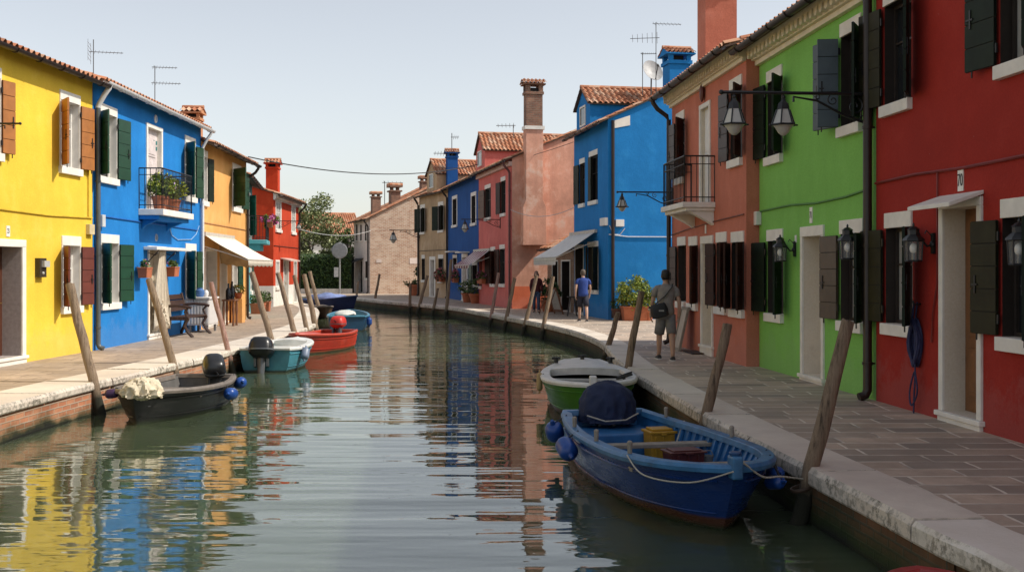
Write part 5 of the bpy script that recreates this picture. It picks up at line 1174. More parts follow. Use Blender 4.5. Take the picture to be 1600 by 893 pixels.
b = MB(); P = at(1252, 762, 9.78); b.lathe([(.098, -.015), (.104, 0), (.098, .015), (.085, .015), (.085, -.015), (.098, -.015)], (0, 0, 0), 18, 0, Matrix.Rotation(R(-14), 3, 'Y'), 1, 1, False)
tag(b.build('mooring_ring', plain('rusty_iron', (.06, .035, .022), .7), origin=None), 'rusty iron ring round the thickest nearest mooring post', 'ring').location = P

# ---------------------------------------------------------------- people
def person(P, rz, label, skin, shirt, legw, hair, shoe, sc_=1.0, long=False, stride=.16, arms=((-.02, .06), (.02, -.04)), sleeve=.55, short=True, hairlong=False, shirtlen=0, headturn=0, group=None, female=False):
    root = thing('person', label, 'person', P, rz, group); k = sc_
    V = []; E = []; RD = []
    def vtx(p, r): V.append(Vector(p) * k); RD.append(tuple(x * k for x in r) if isinstance(r, tuple) else (r * k, r * k)); return len(V) - 1
    def edge(a, b): E.append((a, b)); return b
    sw = .17 if female else .195; hw = .085
    pel = vtx((0, 0, .93), (.135, .10)); wa = edge(pel, vtx((0, 0, 1.10), (.118, .09))); chst = edge(wa, vtx((0, .01, 1.31), (.145, .10))); nb = edge(chst, vtx((0, -.005, 1.46), (.07, .06))); nk = edge(nb, vtx((0, .01, 1.53), .050)); edge(nk, vtx((0, .02, 1.61), .055))
    J = {}
    for sg, (el, wr) in zip((-1, 1), arms):
        sh = edge(chst, vtx((sg * sw, 0, 1.42), .052)); e = edge(sh, vtx((sg * (sw + .06), el - .02, 1.13), .042)); w = edge(e, vtx((sg * (sw + .06), wr + .04, .89), .030)); hd = edge(w, vtx((sg * (sw + .055), wr + .055, .81), (.038, .022))); J[sg] = (V[sh] / k, V[e] / k, V[w] / k, V[hd] / k)
    F_ = {}
    for sg, st in ((-1, stride), (1, -stride)):
        hp = edge(pel, vtx((sg * hw, 0, .86), .095)); kn = edge(hp, vtx((sg * (hw + .012), st * .55 + .02, .49), .062)); cf = edge(kn, vtx((sg * (hw + .012), st * .75 - .01, .34), .058)); an = edge(cf, vtx((sg * (hw + .01), st - .02, .09), .038)); te = edge(an, vtx((sg * (hw + .02), st + .13, .04), (.042, .032))); F_[sg] = (V[hp] / k, V[kn] / k, V[an] / k, V[te] / k)
    me = bpy.data.meshes.new('body_skeleton'); me.from_pydata([tuple(v) for v in V], E, []); o = bpy.data.objects.new('body_skeleton', me); C.objects.link(o)
    o.modifiers.new('skin', 'SKIN')
    for i, r in enumerate(RD): me.skin_vertices[0].data[i].radius = r; me.skin_vertices[0].data[i].use_root = (i == pel)
    ss = o.modifiers.new('sub', 'SUBSURF'); ss.levels = 2; ss.render_levels = 2
    dg = bpy.context.evaluated_depsgraph_get(); ev = bpy.data.meshes.new_from_object(o.evaluated_get(dg)); b = MB()
    for q in ev.vertices: b.v.append(q.co.copy())
    for p in ev.polygons: b.face(list(p.vertices), 0, None, True)
    bpy.data.objects.remove(o); bpy.data.meshes.remove(ev); bpy.data.meshes.remove(me)
    # head: skull, jaw, nose, ears, eyes, mouth, all in the body mesh
    T = Matrix.Rotation(headturn, 4, 'Z'); hc = Vector((0, .025, 1.635))
    def hp_(p): return (T @ Vector(p) + hc) * k
    n0 = len(b.v); b.lathe([(.002, .118), (.05, .108), (.072, .08), (.080, .03), (.078, -.02), (.068, -.06), (.05, -.095), (.03, -.115), (.002, -.118)][::-1], (0, 0, 0), 18, 0, Matrix.Diagonal((.95, 1.18, 1)))
    b.ball((0, .098, -.012), .013, .018, .022, 8, 6); b.ball((.078, -.005, -.005), .012, .022, .032, 8, 6); b.ball((-.078, -.005, -.005), .012, .022, .032, 8, 6)
    for sx in (-.03, .03): b.ball((sx, .083, .018), .013, .008, .008, 8, 6, 1)
    b.ball((0, .085, -.055), .024, .008, .006, 8, 6, 2)
    for i in range(n0, len(b.v)): b.v[i] = hp_(b.v[i])
    # hands: five fingers each, rooted in the palm
    for sg in (-1, 1):
        _, e, w, hd = J[sg]; d = (hd - w).normalized(); side = Vector((0, 1, 0)); side = (side - d * side.dot(d)).normalized(); inw = Vector((-sg, 0, 0))
        for i, (off, ln) in enumerate(((.028, .075), (.010, .085), (-.009, .078), (-.027, .062))):
            p0 = hd + side * off * .9; b.tube([q * k for q in (p0, p0 + d * ln * .45 + inw * .006, p0 + d * ln * .8 + inw * .022, p0 + d * ln + inw * .036)], [.010 * k, .0095 * k, .0085 * k, .006 * k], 6)
        p0 = w + d * .02 + side * .022; b.tube([q * k for q in (p0, p0 + d * .03 + side * .022, p0 + d * .06 + side * .026 + inw * .012)], [.013 * k, .011 * k, .007 * k], 6)
    SK = plain('skin_' + shirt.name, skin, .55, var=.08)
    b.build('body', [SK, plain('eye_dark', (.02, .015, .012), .3), plain('lip_' + shirt.name, sc(skin, .6), .5)], root, auto=180)
    # clothes
    c = MB(); hem = .86 - shirtlen
    c.loft([(Vector((0, y, z)) * k, rx * k, ry * k) for y, z, rx, ry in ((0, hem, .172, .132), (0, .96, .168, .130), (0, 1.10, .158, .122), (.01, 1.25, .176, .132), (.01, 1.35, .188, .128), (.0, 1.41, .175, .110), (.0, 1.45, .120, .088), (0, 1.475, .078, .07), (0, 1.492, .060, .06))], 22, 0, True, 2.3)
    for sg in (-1, 1):
        s_, e, w, hd = J[sg]; c.tube([q * k for q in (s_ + Vector((-sg * .11, 0, .0)), s_ + Vector((-sg * .03, 0, -.022)), s_.lerp(e, .22), s_.lerp(e, min(1, sleeve)))] + ([w.lerp(e, .5) * k, w * k] if sleeve > 1 else []), [.060 * k, .066 * k, .066 * k, .064 * k] + ([.055 * k, .045 * k] if sleeve > 1 else []), 12)
    rgc = random.Random(4)
    for i, v in enumerate(c.v): c.v[i] = v + Vector((math.sin(v.z * 31 + v.x * 17), math.sin(v.z * 27 - v.x * 23), 0)) * .005 * k
    c.build('shirt', shirt, root, auto=180)
    c = MB(); c.loft([(Vector((0, 0, z)) * k, rx * k, ry * k) for z, rx, ry in ((.80, .165, .125), (.88, .168, .130), (.98, .155, .118), (1.02, .15, .112))], 20, 0, True, 2.3)
    for sg in (-1, 1):
        hp, kn, an, te = F_[sg]
        if short: c.tube([q * k for q in (hp + Vector((0, 0, .02)), hp.lerp(kn, .5), hp.lerp(kn, .93))], [.108 * k, .102 * k, .098 * k], 14)
        else: c.tube([q * k for q in (hp + Vector((0, 0, .02)), hp.lerp(kn, .5), kn, kn.lerp(an, .5), an)], [.104 * k, .088 * k, .075 * k, .068 * k, .062 * k], 14)
    for i, v in enumerate(c.v): c.v[i] = v + Vector((math.sin(v.z * 29 + v.y * 17), math.sin(v.z * 33 + v.x * 19), 0)) * .005 * k
    c.build('shorts' if short else 'trousers', legw, root, auto=180)
    for sg in (-1, 1):
        hp, kn, an, te = F_[sg]; c = MB(); d = Vector((te.x - an.x, te.y - an.y, 0)).normalized(); M = Matrix(((d.y, d.x, 0), (-d.x, d.y, 0), (0, 0, 1)))
        o_ = Vector((an.x, an.y, 0)); pr = [(-.075, .030, .06), (-.06, .042, .085), (0, .044, .085), (.08, .048, .06), (.15, .046, .045), (.185, .025, .03)]
        rows = []
        for y, hw_, ht in pr: rows.append([c.add((M @ Vector((x * hw_, y, z * ht + .004)) + o_) * k) for x, z in ((-1, 0), (1, 0), (1.0, .5), (.6, 1), (-.6, 1), (-1.0, .5))])
        for a, d_ in zip(rows, rows[1:]):
            for j in range(6): c.face([a[j], a[(j + 1) % 6], d_[(j + 1) % 6], d_[j]], 0, None, j not in (0,))
        c.face(rows[0][::-1]); c.face(rows[-1]); 
        bx = [M @ Vector(p) + o_ for p in ((-.047, -.08, 0), (.047, -.08, 0), (.05, .18, 0), (-.05, .18, 0))]; c.hexa([p * k for p in bx], [(p + Vector((0, 0, .022))) * k for p in bx], 1)
        c.build('shoe', [shoe, plain('white_sole', (.6, .58, .55), .6)], root)
    c = MB(); c.lathe([(.002, .132), (.05, .122), (.076, .09), (.086, .04), (.083, -.01), (.070, -.06)][::-1], (0, 0, 0), 22, 0, Matrix.Diagonal((.96, 1.16, 1)), 1, 1, True)
    if hairlong: c.loft([(Vector((0, -.02, z)), rx, ry) for z, rx, ry in ((-.13, .085, .06), (-.06, .10, .085), (.02, .098, .09))], 16)
    for i, v in enumerate(c.v):
        v = v.copy()
        if v.y > .03 and v.z < .06: v.y = .03 + (v.y - .03) * .2
        if v.y > 0 and not hairlong and v.z < 0: v.z = v.z * .3
        v += v.normalized() * (.016 * mnoise.noise(v * 38) + .012 * mnoise.noise(v * 90) + .006) ; c.v[i] = hp_(v + Vector((0, -.012, .0)))
    c.build('hair', hair, root, auto=180)
    return root
def cloth_m(n, c): return plain(n, c, .9, var=.14, scale=9, bmp=.3)
HAIRB = plain('black_hair', (.010, .008, .007), .6, var=.3, scale=40); HAIRG = plain('greying_brown_hair', (.10, .075, .055), .7, var=.3, scale=40); HAIRD = plain('dark_auburn_hair', (.030, .010, .009), .6, var=.3, scale=40)
P1 = ground(1040, 562)
m1 = person(P1, R(4), 'man in grey T-shirt and grey shorts with a black shoulder bag, walking away', (.42, .25, .17), cloth_m('grey_tshirt', (.25, .225, .205)), cloth_m('grey_shorts', (.185, .18, .175)), HAIRB, plain('dark_canvas_shoe', (.03, .028, .028), .7), 1.0, stride=.21, arms=((.04, .16), (-.06, -.08)), sleeve=.62)
b = MB(); rg = random.Random(9)
def pl(p): return P1 + Matrix.Rotation(R(4), 3, 'Z') @ Vector(p)
bag = thing('shoulder_bag', 'black shoulder bag slung across the back of the man in grey', 'bag', pl((-.14, -.20, .86)), R(4))
b.loft([((0, 0, z), rx, ry) for z, rx, ry in ((-.02, .13, .05), (0, .165, .07), (.12, .17, .075), (.22, .155, .06), (.25, .13, .04))], 20, 0, True, 3.2); M2 = Matrix.Rotation(R(-14), 4, 'Y'); b.v = [M2 @ v for v in b.v]; b.build('bag_body', plain('black_bag_nylon', (.012, .012, .014), .6, bmp=.2), bag)
b = MB(); b.tube([(-.13, .02, .20), (-.06, .055, .26), (.10, .055, .40), (.24, .07, .57), (.265, .15, .63), (.265, .26, .60), (.16, .36, .40), (-.06, .36, .20), (-.19, .22, .16), (-.17, .04, .16)], .017, 6, 0, True, .4); b.build('strap', plain('black_webbing', (.014, .014, .016), .8), bag)
b = MB(); b.box(-.05, .05, -.082, -.07, .10, .13); b.build('buckle', plain('grey_buckle', (.3, .3, .3), .4), bag)
P2 = ground(911, 502)
person(P2, R(6), 'man in blue T-shirt and navy shorts walking away past the cobalt blue house', (.48, .30, .22), cloth_m('royal_blue_tshirt', (.022, .055, .24)), cloth_m('navy_shorts', (.018, .020, .035)), HAIRG, plain('dark_sandal', (.04, .03, .028), .7), 1.0, stride=.20, arms=((-.05, -.05), (.05, .15)), sleeve=.55)
P3 = ground(838, 487.5)
person(P3, R(178), 'woman in dark red top and blue jeans walking towards the camera', (.44, .26, .19), cloth_m('wine_red_top', (.075, .012, .016)), cloth_m('blue_jeans', (.055, .085, .15)), HAIRD, plain('brown_shoe', (.05, .028, .02), .7), .96, stride=.10, arms=((.0, .05), (.0, -.02)), sleeve=1.5, short=False, hairlong=True, female=True)
# ---------------------------------------------------------------- street lamps and lanterns
FROST = plain('frosted_lamp_glass', (.50, .49, .45), .35, var=.06); CLEARG = None
def glassmat():
    m = bpy.data.materials.new('clear_lantern_glass'); t, n, l, b = nodes(m); b.inputs['Base Color'].default_value = (.9, .92, .9, 1); b.inputs['Roughness'].default_value = .05
    b.inputs['Alpha'].default_value = .12; MATS['clear'] = m; return m
CLEARG = glassmat(); BULB = plain('white_bulb', (.75, .73, .68), .2)
def frame_of(h, x, z):   # local frame on the facade: x along, y out
    return Matrix.Translation(h.wld((x, 0, z))) @ Matrix.Rotation(h.rz, 4, 'Z')
def house_lantern(h, u, v, ht, out, label):
    x, z = h.pt(u, v); M = frame_of(h, x, z); rt = thing('wall_lantern', label, 'lantern', h.wld((x, 0, z)), h.rz, 'black house lanterns on brackets')
    b = MB(); b.box(-.035, .035, 0, .03, -.11, .14); b.ball((0, .03, 0), .045, .03, .045, 10, 6)
    b.tube([(0, .03, 0), (0, out * .35, -.02), (0, out * .62, .06), (0, out * .85, ht * .42), (0, out, ht * .45)], .014, 6); b.tube([(0, .03, .10), (0, .10, .17), (0, .12, .13)], .008, 5); b.build('bracket', IRON, rt)
    w = ht * .23; zt, zb = ht * .10, -ht * .42; c = MB(); n = 6
    for k in range(n):
        a = math.pi / 3 * k; p, q = (math.cos(a), math.sin(a)), (math.cos(a + math.pi / 3), math.sin(a + math.pi / 3))
        c.tube([(p[0] * w, out + p[1] * w, zt), (p[0] * w * .88, out + p[1] * w * .88, zb)], .009, 5)
        for z, f in ((zt, 1), (zb, .88)): c.tube([(p[0] * w * f, out + p[1] * w * f, z), (q[0] * w * f, out + q[1] * w * f, z)], .010, 5)
    c.lathe([(w * .9, zb - .012), (w * .9, zb), (.01, zb + .004)], (0, out, 0), 6)
    c.lathe([(w * 1.22, zt), (w * 1.18, zt + .02), (w * .62, zt + ht * .16), (w * .62, zt + ht * .28), (w * .72, zt + ht * .29), (w * .35, zt + ht * .36), (.012, zt + ht * .38), (.016, zt + ht * .42), (.004, zt + ht * .47)], (0, out, 0), 6); c.build('cage', IRON, rt)
    g = MB(); g.lathe([(w * .97, zt), (w * .86, zb)], (0, out, 0), 6, 0, None, 1, 1, False); g.build('glass', CLEARG, rt)
    g = MB(); g.ball((0, out, (zt + zb) / 2 + ht * .06), .045, .045, .065, 12, 8); g.tube([(0, out, zb), (0, out, (zt + zb) / 2)], .02, 8, 1); g.build('bulb', [BULB, ENG_LEG], rt); return rt
house_lantern(GH, 1243, 390, .44, .26, 'black lantern left of the green house door')
house_lantern(GH, 1356, 381, .48, .29, 'black lantern at the right end of the green house')
house_lantern(RH, 1460, 382, .46, .26, 'black lantern beside the window left of door 70')
house_lantern(RH, 1632, 382, .46, .26, 'black lantern cut off by the right edge of the picture')

def scroll(b, c, r, turns, a0, r_t=.012, sg=1):
    pts = []
    for k in range(22):
        f = k / 21; a = a0 + sg * f * turns * 2 * math.pi; rr = r * (1 - .8 * f); pts.append((0, c[0] + rr * math.cos(a), c[1] + rr * math.sin(a)))
    b.tube(pts, r_t, 5)
def bracket(rt, ln, k=1.0, braced=True):
    b = MB(); b.tube([(0, 0, 0), (0, ln + .1 * k, 0)], .024 * k, 6); b.ball((0, ln + .1 * k, 0), .035 * k, .035 * k, .035 * k, 8, 6); b.box(-.025 * k, .025 * k, 0, .03, -.45 * k, .12 * k)
    L = min(1.1 * k, ln * .8)
    b.tube([(0, .02, -.42 * k), (0, L * .35, -.30 * k), (0, L * .7, -.10 * k), (0, L, -.05 * k), (0, L, -.12 * k)], .017 * k, 6)
    scroll(b, (L * .22, -.17 * k), .12 * k, 1.3, 2.0, .012 * k); scroll(b, (L * .50, -.09 * k), .075 * k, 1.2, 1.0, .010 * k, -1); scroll(b, (.10 * k, -.36 * k), .08 * k, 1.2, 0, .010 * k)
    scroll(b, (L * .70, -.05 * k), .045 * k, 1.1, 1.0, .009 * k)
    b.build('bracket', IRON, rt)
def street_head(rt, y, ht, drop=.06, pale=False):
    w = ht * .31; c = MB(); z = -drop
    c.tube([(0, y, 0), (0, y, z)], .012, 6); c.ball((0, y, z), .03, .03, .03, 8, 6)
    c.lathe([(.02, z), (.035, z - ht * .10), (w * .45, z - ht * .16), (w * .52, z - ht * .30), (w * .55, z - ht * .32)], (0, y, 0), 6, 0, Matrix.Rotation(R(30), 3, 'Z'), 1, 1, False)
    zt, zb = z - ht * .32, z - ht * .72
    for k in range(6):
        a = math.pi / 3 * k + .52; p, q = (math.cos(a), math.sin(a)), (math.cos(a + math.pi / 3), math.sin(a + math.pi / 3))
        c.tube([(p[0] * w * .55, y + p[1] * w * .55, zt), (p[0] * w, y + p[1] * w, zb)], .011, 5); c.tube([(p[0] * w * 1.05, y + p[1] * w * 1.05, zb), (q[0] * w * 1.05, y + q[1] * w * 1.05, zb)], .014, 5)
        c.ball((p[0] * w * 1.15, y + p[1] * w * 1.15, zb), .018, .018, .014, 6, 4)
    c.build('lantern_frame', IRON, rt)
    g = MB(); g.lathe([(w * .52, zt), (w * .95, zb)], (0, y, 0), 6, 0, Matrix.Rotation(R(30), 3, 'Z'), 1, 1, False)
    g.lathe([(w * .95, zb), (w * .80, zb - ht * .03), (w * .62, zb - ht * .10), (w * .45, zb - ht * .2), (w * .2, zb - ht * .27), (.005, zb - ht * .28)], (0, y, 0), 14); g.build('lamp_glass', FROST, rt)
def street_lamp(h, u, v, ln, heads, ht, label, k=1.0, x=None, z=None):
    xx, zz = h.pt(u, v); xx = xx if x is None else x; zz = zz if z is None else z
    rt = thing('street_lamp', label, 'street lamp', h.wld((xx, 0, zz)), h.rz, 'iron bracket street lamps'); bracket(rt, ln, k)
    for y in heads: street_head(rt, y, ht)
    return rt
street_lamp(GH, 1350, 152, 2.0, (1.24, 1.92), .52, 'long iron bracket with two frosted street lanterns on the green house', 1.0, x=.12)
street_lamp(PH, 1040, 304, 1.25, (1.22,), .40, 'iron bracket lamp in front of the cobalt blue wall', .8, x=PH.W - .12)
street_lamp(KH, 782, 343, 1.75, (1.7,), .55, 'iron bracket lamp on the rose pink front', .9)
street_lamp(NH2, 655, 360, 1.9, (1.8,), .8, 'iron bracket lamp at the corner of the tan house before bare brick', 1.2, x=NH2.W - .15)
street_lamp(VH, 436, 345, 1.0, (.95,), .4, 'iron bracket lamp on the vermilion front', .8)
rt = thing('lamp_bracket', 'scrolled black iron bracket on the yellow house', 'bracket', (-9.5, 18.75, h.pt(1, 1)[1] * 0 + at(20, 193, 18.75).z), R(-90) + math.atan2(0, 1), None); rt.rotation_euler = (0, 0, R(-90)); bracket(rt, .95, .75)

# ---------------------------------------------------------------- awnings
def awning(h, xa, xb, zw, out, zf, val, m, label, fringe=False, arms=True, group='fabric awnings over the shop fronts', stripes=None):
    rt = thing('awning', label, 'awning', h.wld(((xa + xb) / 2, 0, zw)), h.rz, group); hw = (xb - xa) / 2; b = MB(); n = 24; m_ = 6; dz = zf - zw; rows = []
    for k in range(m_ + 1):
        t = k / m_; rows.append([b.add((-hw + 2 * hw * j / n, .06 + (out - .06) * t, dz * t - .04 * math.sin(math.pi * t) + .008 * math.sin(j * 1.7 + k))) for j in range(n + 1)])
    low = [b.add((-hw + 2 * hw * j / n, out + .01, dz - val * ((.82 + .18 * abs(math.sin(j * math.pi / 4))) if not fringe else 1))) for j in range(n + 1)]; rows.append(low)
    for a, c in zip(rows, rows[1:]):
        for j in range(n): b.face([a[j], a[j + 1], c[j + 1], c[j]], (j // 2) % 2 if stripes else 0, None, True)
    if fringe:
        for j in range(70): x = -hw + 2 * hw * (j + .3) / 70; b.box(x, x + .018, out + .006, out + .014, dz - val - .11 - .02 * (j % 3), dz - val + .01)
    o = b.build('canvas', [m, stripes or m], rt); so = o.modifiers.new('cloth_thickness', 'SOLIDIFY'); so.thickness = .008
    b = MB(); b.box(-hw, hw, 0, .10, -.04, .08)
    if arms:
        for x in (-hw + .05, hw - .05): b.tube([(x, .03, -.35), (x, out * .55, dz * .5 - .20), (x, out - .02, dz - .03)], .018, 6)
        b.tube([(-hw, out, dz - .015), (hw, out, dz - .015)], .022, 8)
    b.build('awning_frame', plain('cream_awning_frame', (.5, .46, .40), .5), rt); return rt
CRC = plain('cream_awning_canvas', (.76, .69, .58), .85, var=.06, scale=5); GRC = plain('grey_white_awning_canvas', (.74, .71, .66), .85, var=.10)
awning(AH, 2.4, AH.W - .15, 2.80, 1.35, 2.07, .22, CRC, 'cream awning over the apricot house front')
xa, _ = CH.pt(932, 366); xb, zz = CH.pt(896, 366); awning(CH, xa - .1, xb + .3, h.pt(1, 1)[1] * 0 + 3.15, 1.55, 2.22, .16, GRC, 'white fringed awning on the cobalt blue house', True)
xa, _ = KH.pt(767, 391); xb, _ = KH.pt(742, 391); awning(KH, xa, xb, 2.72, 1.1, 1.98, .18, plain('white_stripe_canvas', (.62, .58, .56), .85), 'red and white striped awning on the rose pink house', stripes=plain('wine_stripe_canvas', (.22, .05, .07), .85))
# drooping inner cloth beneath the cream awning
b = MB(); rows = []
for k in range(9):
    t = k / 8; rows.append([b.add(AH.wld((4.9 - .25 * t - .04 * math.sin(k + j), .12 + 1.0 * j / 10, 2.70 - .55 * j / 10 - .75 * t * (1 - .55 * j / 10) + .02 * math.sin(j * 2.2)))) for j in range(11)])
for a, c in zip(rows, rows[1:]):
    for j in range(10): b.face([a[j], a[j + 1], c[j + 1], c[j]], 0, None, True)
o = b.build('hanging_cloth', plain('ochre_cloth', (.50, .34, .17), .9, var=.12), origin=AH.wld((4.9, .1, 2.7))); o.modifiers.new('cloth_thickness', 'SOLIDIFY').thickness = .006
tag(o, 'ochre cloth drooping under the cream awning', 'cloth')

# ---------------------------------------------------------------- things along the left quay
b = MB(); xm, zt_ = (blue_door[0] + blue_door[1]) / 2, blue_door[2]; rows = []; n = 46
for k in range(22):
    t = k / 21; zz = zt_ - .02 - (2.08 + .0) * t; r = []
    for j in range(n + 1):
        s_ = j / n * 2 - 1; wd = .10 + .42 * min(1, t * 1.5) ** .8; r.append(b.add(BH.wld((xm + s_ * wd + .03 * math.sin(t * 5), .16 + .055 * math.sin(j * 1.9 + .6 * math.sin(t * 4)) * (.4 + t) + .03 * math.cos(s_ * 2), zz + (.16 * abs(math.sin(j * .55)) + .10 * math.sin(j * 1.3)) * (t ** 6)))))
    rows.append(r)
for k, (a, c) in enumerate(zip(rows, rows[1:])):
    for j in range(n):
        if k > 12 and (j * 7 + k * 5) % 11 == 0: continue
        b.face([a[j], a[j + 1], c[j + 1], c[j]], 0, None, True)
o = b.build('lace_curtain', plain('ivory_lace', (.66, .58, .46), .9, var=.10, scale=12, bmp=.5), origin=BH.wld((xm, .15, zt_))); o.modifiers.new('cloth_thickness', 'SOLIDIFY').thickness = .004
tag(o, 'ivory lace cloth hanging in the bright blue house doorway', 'lace cloth')

def plant(name, label, P, pot, lf, rad, n, size, cz, rz=0.0, group='potted plants and flower boxes', flowers=None, nf=0, clumps=0, potm=None, seed=1):
    t = thing(name, label, 'potted plant', P, rz, group); b = MB()
    if pot[0] == 'round':
        _, r, h_ = pot; b.lathe([(r * .68, 0), (r * .95, h_ * .82), (r * 1.06, h_ * .82), (r * 1.06, h_), (r * .92, h_), (r * .88, h_ * .88), (.01, h_ * .88)], (0, 0, 0), 20); tp = h_
    else:
        _, w, d, h_ = pot; b.hexa([(-w * .44, -d * .42, 0), (w * .44, -d * .42, 0), (w * .44, d * .42, 0), (-w * .44, d * .42, 0)], [(-w / 2, -d / 2, h_ * .88), (w / 2, -d / 2, h_ * .88), (w / 2, d / 2, h_ * .88), (-w / 2, d / 2, h_ * .88)]); b.box(-w * .53, w * .53, -d * .54, d * .54, h_ * .881, h_); tp = h_
    b.build('pot', potm or TERRA, t, .008)
    g = MB(); rg = random.Random(seed); g.leaves((0, 0, tp + cz), rad, n, size, 0, .3, clumps, rg)
    for _ in range(10): a = rg.uniform(0, 6.28); q = rg.uniform(.2, .7); g.tube([(0, 0, tp - .04), (math.cos(a) * rad[0] * q * .5, math.sin(a) * rad[1] * q * .5, tp + cz * .6), (math.cos(a) * rad[0] * q, math.sin(a) * rad[1] * q, tp + cz)], .006, 4)
    g.build('foliage', lf, t)
    if flowers: f = MB(); f.leaves((0, 0, tp + cz + rad[2] * .15), [x * 1.06 for x in rad], nf, size * .75, 0, .75, clumps, rg); f.build('blossoms', flowers, t)
    return t
BXm = (BX[0] + BX[1]) / 2
plant('potted_plant', 'bushy plant in a terracotta pot, nearer end of the bright blue balcony', BH.wld((BX[1] - .75, .30, 3.252)), ('round', .21, .36), LEAFY, (.40, .30, .36), 620, .12, .26, seed=2, flowers=leafmat('pale_violet_blossoms', (.3, .2, .4), (.55, .4, .55), (.7, .6, .6)), nf=24)
plant('potted_plant', 'bushy plant in a terracotta pot, farther end of the bright blue balcony', BH.wld((BX[1] - 1.75, .30, 3.252)), ('round', .21, .34), LEAFY, (.42, .30, .32), 620, .12, .24, seed=3)
for (u, v), lab, sd in (((226.5, 434), 'small terracotta flower box hung left of the lace doorway', 4), ((270, 432), 'small terracotta flower box hung right of the lace doorway', 5)):
    x, z = BH.pt(u, v, .2); plant('flower_box', lab, BH.wld((x, .20, z)), ('box', .42, .24, .26), LEAF, (.20, .12, .12), 150, .09, .06, BH.rz, seed=sd, flowers=FLOWR, nf=10)
x, z = TH.pt(416, 360, .75); plant('flower_box', 'magenta and yellow petunias on the teal house balcony', TH.wld((1.4, .80, 3.45)), ('box', .9, .22, .2), LEAFY, (.62, .35, .35), 500, .12, .10, TH.rz, seed=6, flowers=FLOW, nf=420, clumps=6)
plant('potted_plant', 'green plant in a terracotta planter at the teal house, nearer of two', ground(403, 490), ('box', .55, .36, .42), LEAF, (.34, .26, .26), 260, .13, .16, seed=7)
plant('potted_plant', 'green plant in a terracotta planter at the teal house, farther of two', ground(413, 486), ('box', .5, .36, .42), LEAF, (.36, .26, .28), 260, .13, .16, seed=8)
plant('potted_plant', 'small yellowish plant beside the dark bottles at the apricot house', AH.wld((2.6, .25, .80)), ('round', .14, .2), LEAFY, (.24, .2, .18), 200, .09, .1, seed=9, flowers=leafmat('orange_blossoms', (.5, .2, .02), (.6, .3, .05), (.7, .4, .1)), nf=20)
b = MB(); b.box(-.24, .24, -.18, .18, 0, .798); o = b.build('masonry_pillar', ORA, None, .01, origin=(0, 0, 0)); o.location = AH.wld((2.6, .25, 0)); o.rotation_euler = (0, 0, AH.rz); tag(o, 'low apricot masonry pillar carrying a small plant', 'pillar')

BW = plain('dark_stained_bench_wood', (.045, .022, .015), .5, var=.25)
t = thing('park_bench', 'dark wooden bench with curved arms against the bright blue wall', 'bench', BH.wld((2.85, .44, 0)), BH.rz); w = .75; t.scale = (1.18, 1.18, 1.18)
b = MB()
for k in range(4): b.box(-w, w, -.20 + .115 * k, -.11 + .115 * k, .42, .455)
b.build('seat', BW, t, .006)
b = MB()
for k in range(3): z = .56 + .13 * k; b.hexa([(-w, -.25 - .05 * k, z), (w, -.25 - .05 * k, z), (w, -.22 - .05 * k, z), (-w, -.22 - .05 * k, z)], [(-w, -.28 - .05 * k, z + .105), (w, -.28 - .05 * k, z + .105), (w, -.25 - .05 * k, z + .105), (-w, -.25 - .05 * k, z + .105)])
b.build('backrest', BW, t)
for sx in (-w + .03, w - .03):
    b = MB(); b.tube([(sx, -.36, .95), (sx, -.26, .60), (sx, -.20, .42), (sx, -.28, .2), (sx, -.36, 0)], .036, 6); b.tube([(sx, .24, .42), (sx, .15, .25), (sx, .24, .10), (sx, .34, 0)], .036, 6); b.tube([(sx, -.2, .40), (sx, .24, .40)], .03, 6); b.build('leg', BW, t)
    b = MB(); b.tube([(sx, -.29, .68), (sx, -.05, .70), (sx, .20, .68), (sx, .30, .65)], .034, 6); b.tube([(sx, .24, .66), (sx, .16, .56), (sx, .22, .42)], .028, 6); b.build('armrest', BW, t)

WPL = plain('white_ribbed_plastic', (.66, .64, .62), .45, var=.05); b = MB(); t = thing('cabinet', 'white ribbed cabinet on short legs beside the bench', 'cabinet', BH.wld((1.05, .36, 0)), BH.rz)
b.box(-.42, .52, -.3, .3, .20, .93)
for k in range(11): x = -.42 + .94 * (k + .5) / 11; b.box(x - .03, x + .03, .3, .318, .24, .90)
for k in range(7): y = -.3 + .6 * (k + .5) / 7; b.box(.52, .536, y - .03, y + .03, .24, .90); 
b.build('body', WPL, t, .008); c = MB(); c.box(-.45, .56, -.32, .34, .935, .99); c.build('top', WPL, t, .01)
for sx in (-.36, .46):
    for sy in (-.24, .24): c = MB(); c.box(sx - .03, sx + .03, sy - .03, sy + .03, 0, .199); c.build('leg', plain('grey_leg', (.2, .2, .2), .5), t)
for dx, dy, lab, m_, r_, hh in ((.1, .05, 'white round jug on the ribbed cabinet', WPL, .08, .20), (.35, -.05, 'pale blue bag on the ribbed cabinet', plain('blue_bag', (.05, .13, .32), .7), .13, .26)):
    b = MB(); b.lathe([(r_ * .7, 0), (r_, hh * .3), (r_ * .95, hh * .7), (r_ * .5, hh * .9), (r_ * .55, hh)], (0, 0, 0), 14); o = b.build('jug' if m_ is WPL else 'bag', m_, None, 0, origin=(0, 0, 0)); o.location = BH.wld((1.05 + dx - .2, .36 + dy, .991)); tag(o, lab, 'jug' if m_ is WPL else 'bag')
BWD = plain('reddish_brown_stand_wood', (.17, .07, .035), .6, var=.25); t = thing('side_table', 'reddish wooden stand with dark bottles beside the cream awning', 'table', AH.wld((4.55, .40, 0)), AH.rz)
b = MB(); b.box(-.30, .30, -.2, .2, .78, .83); b.build('table_top', BWD, t, .01)
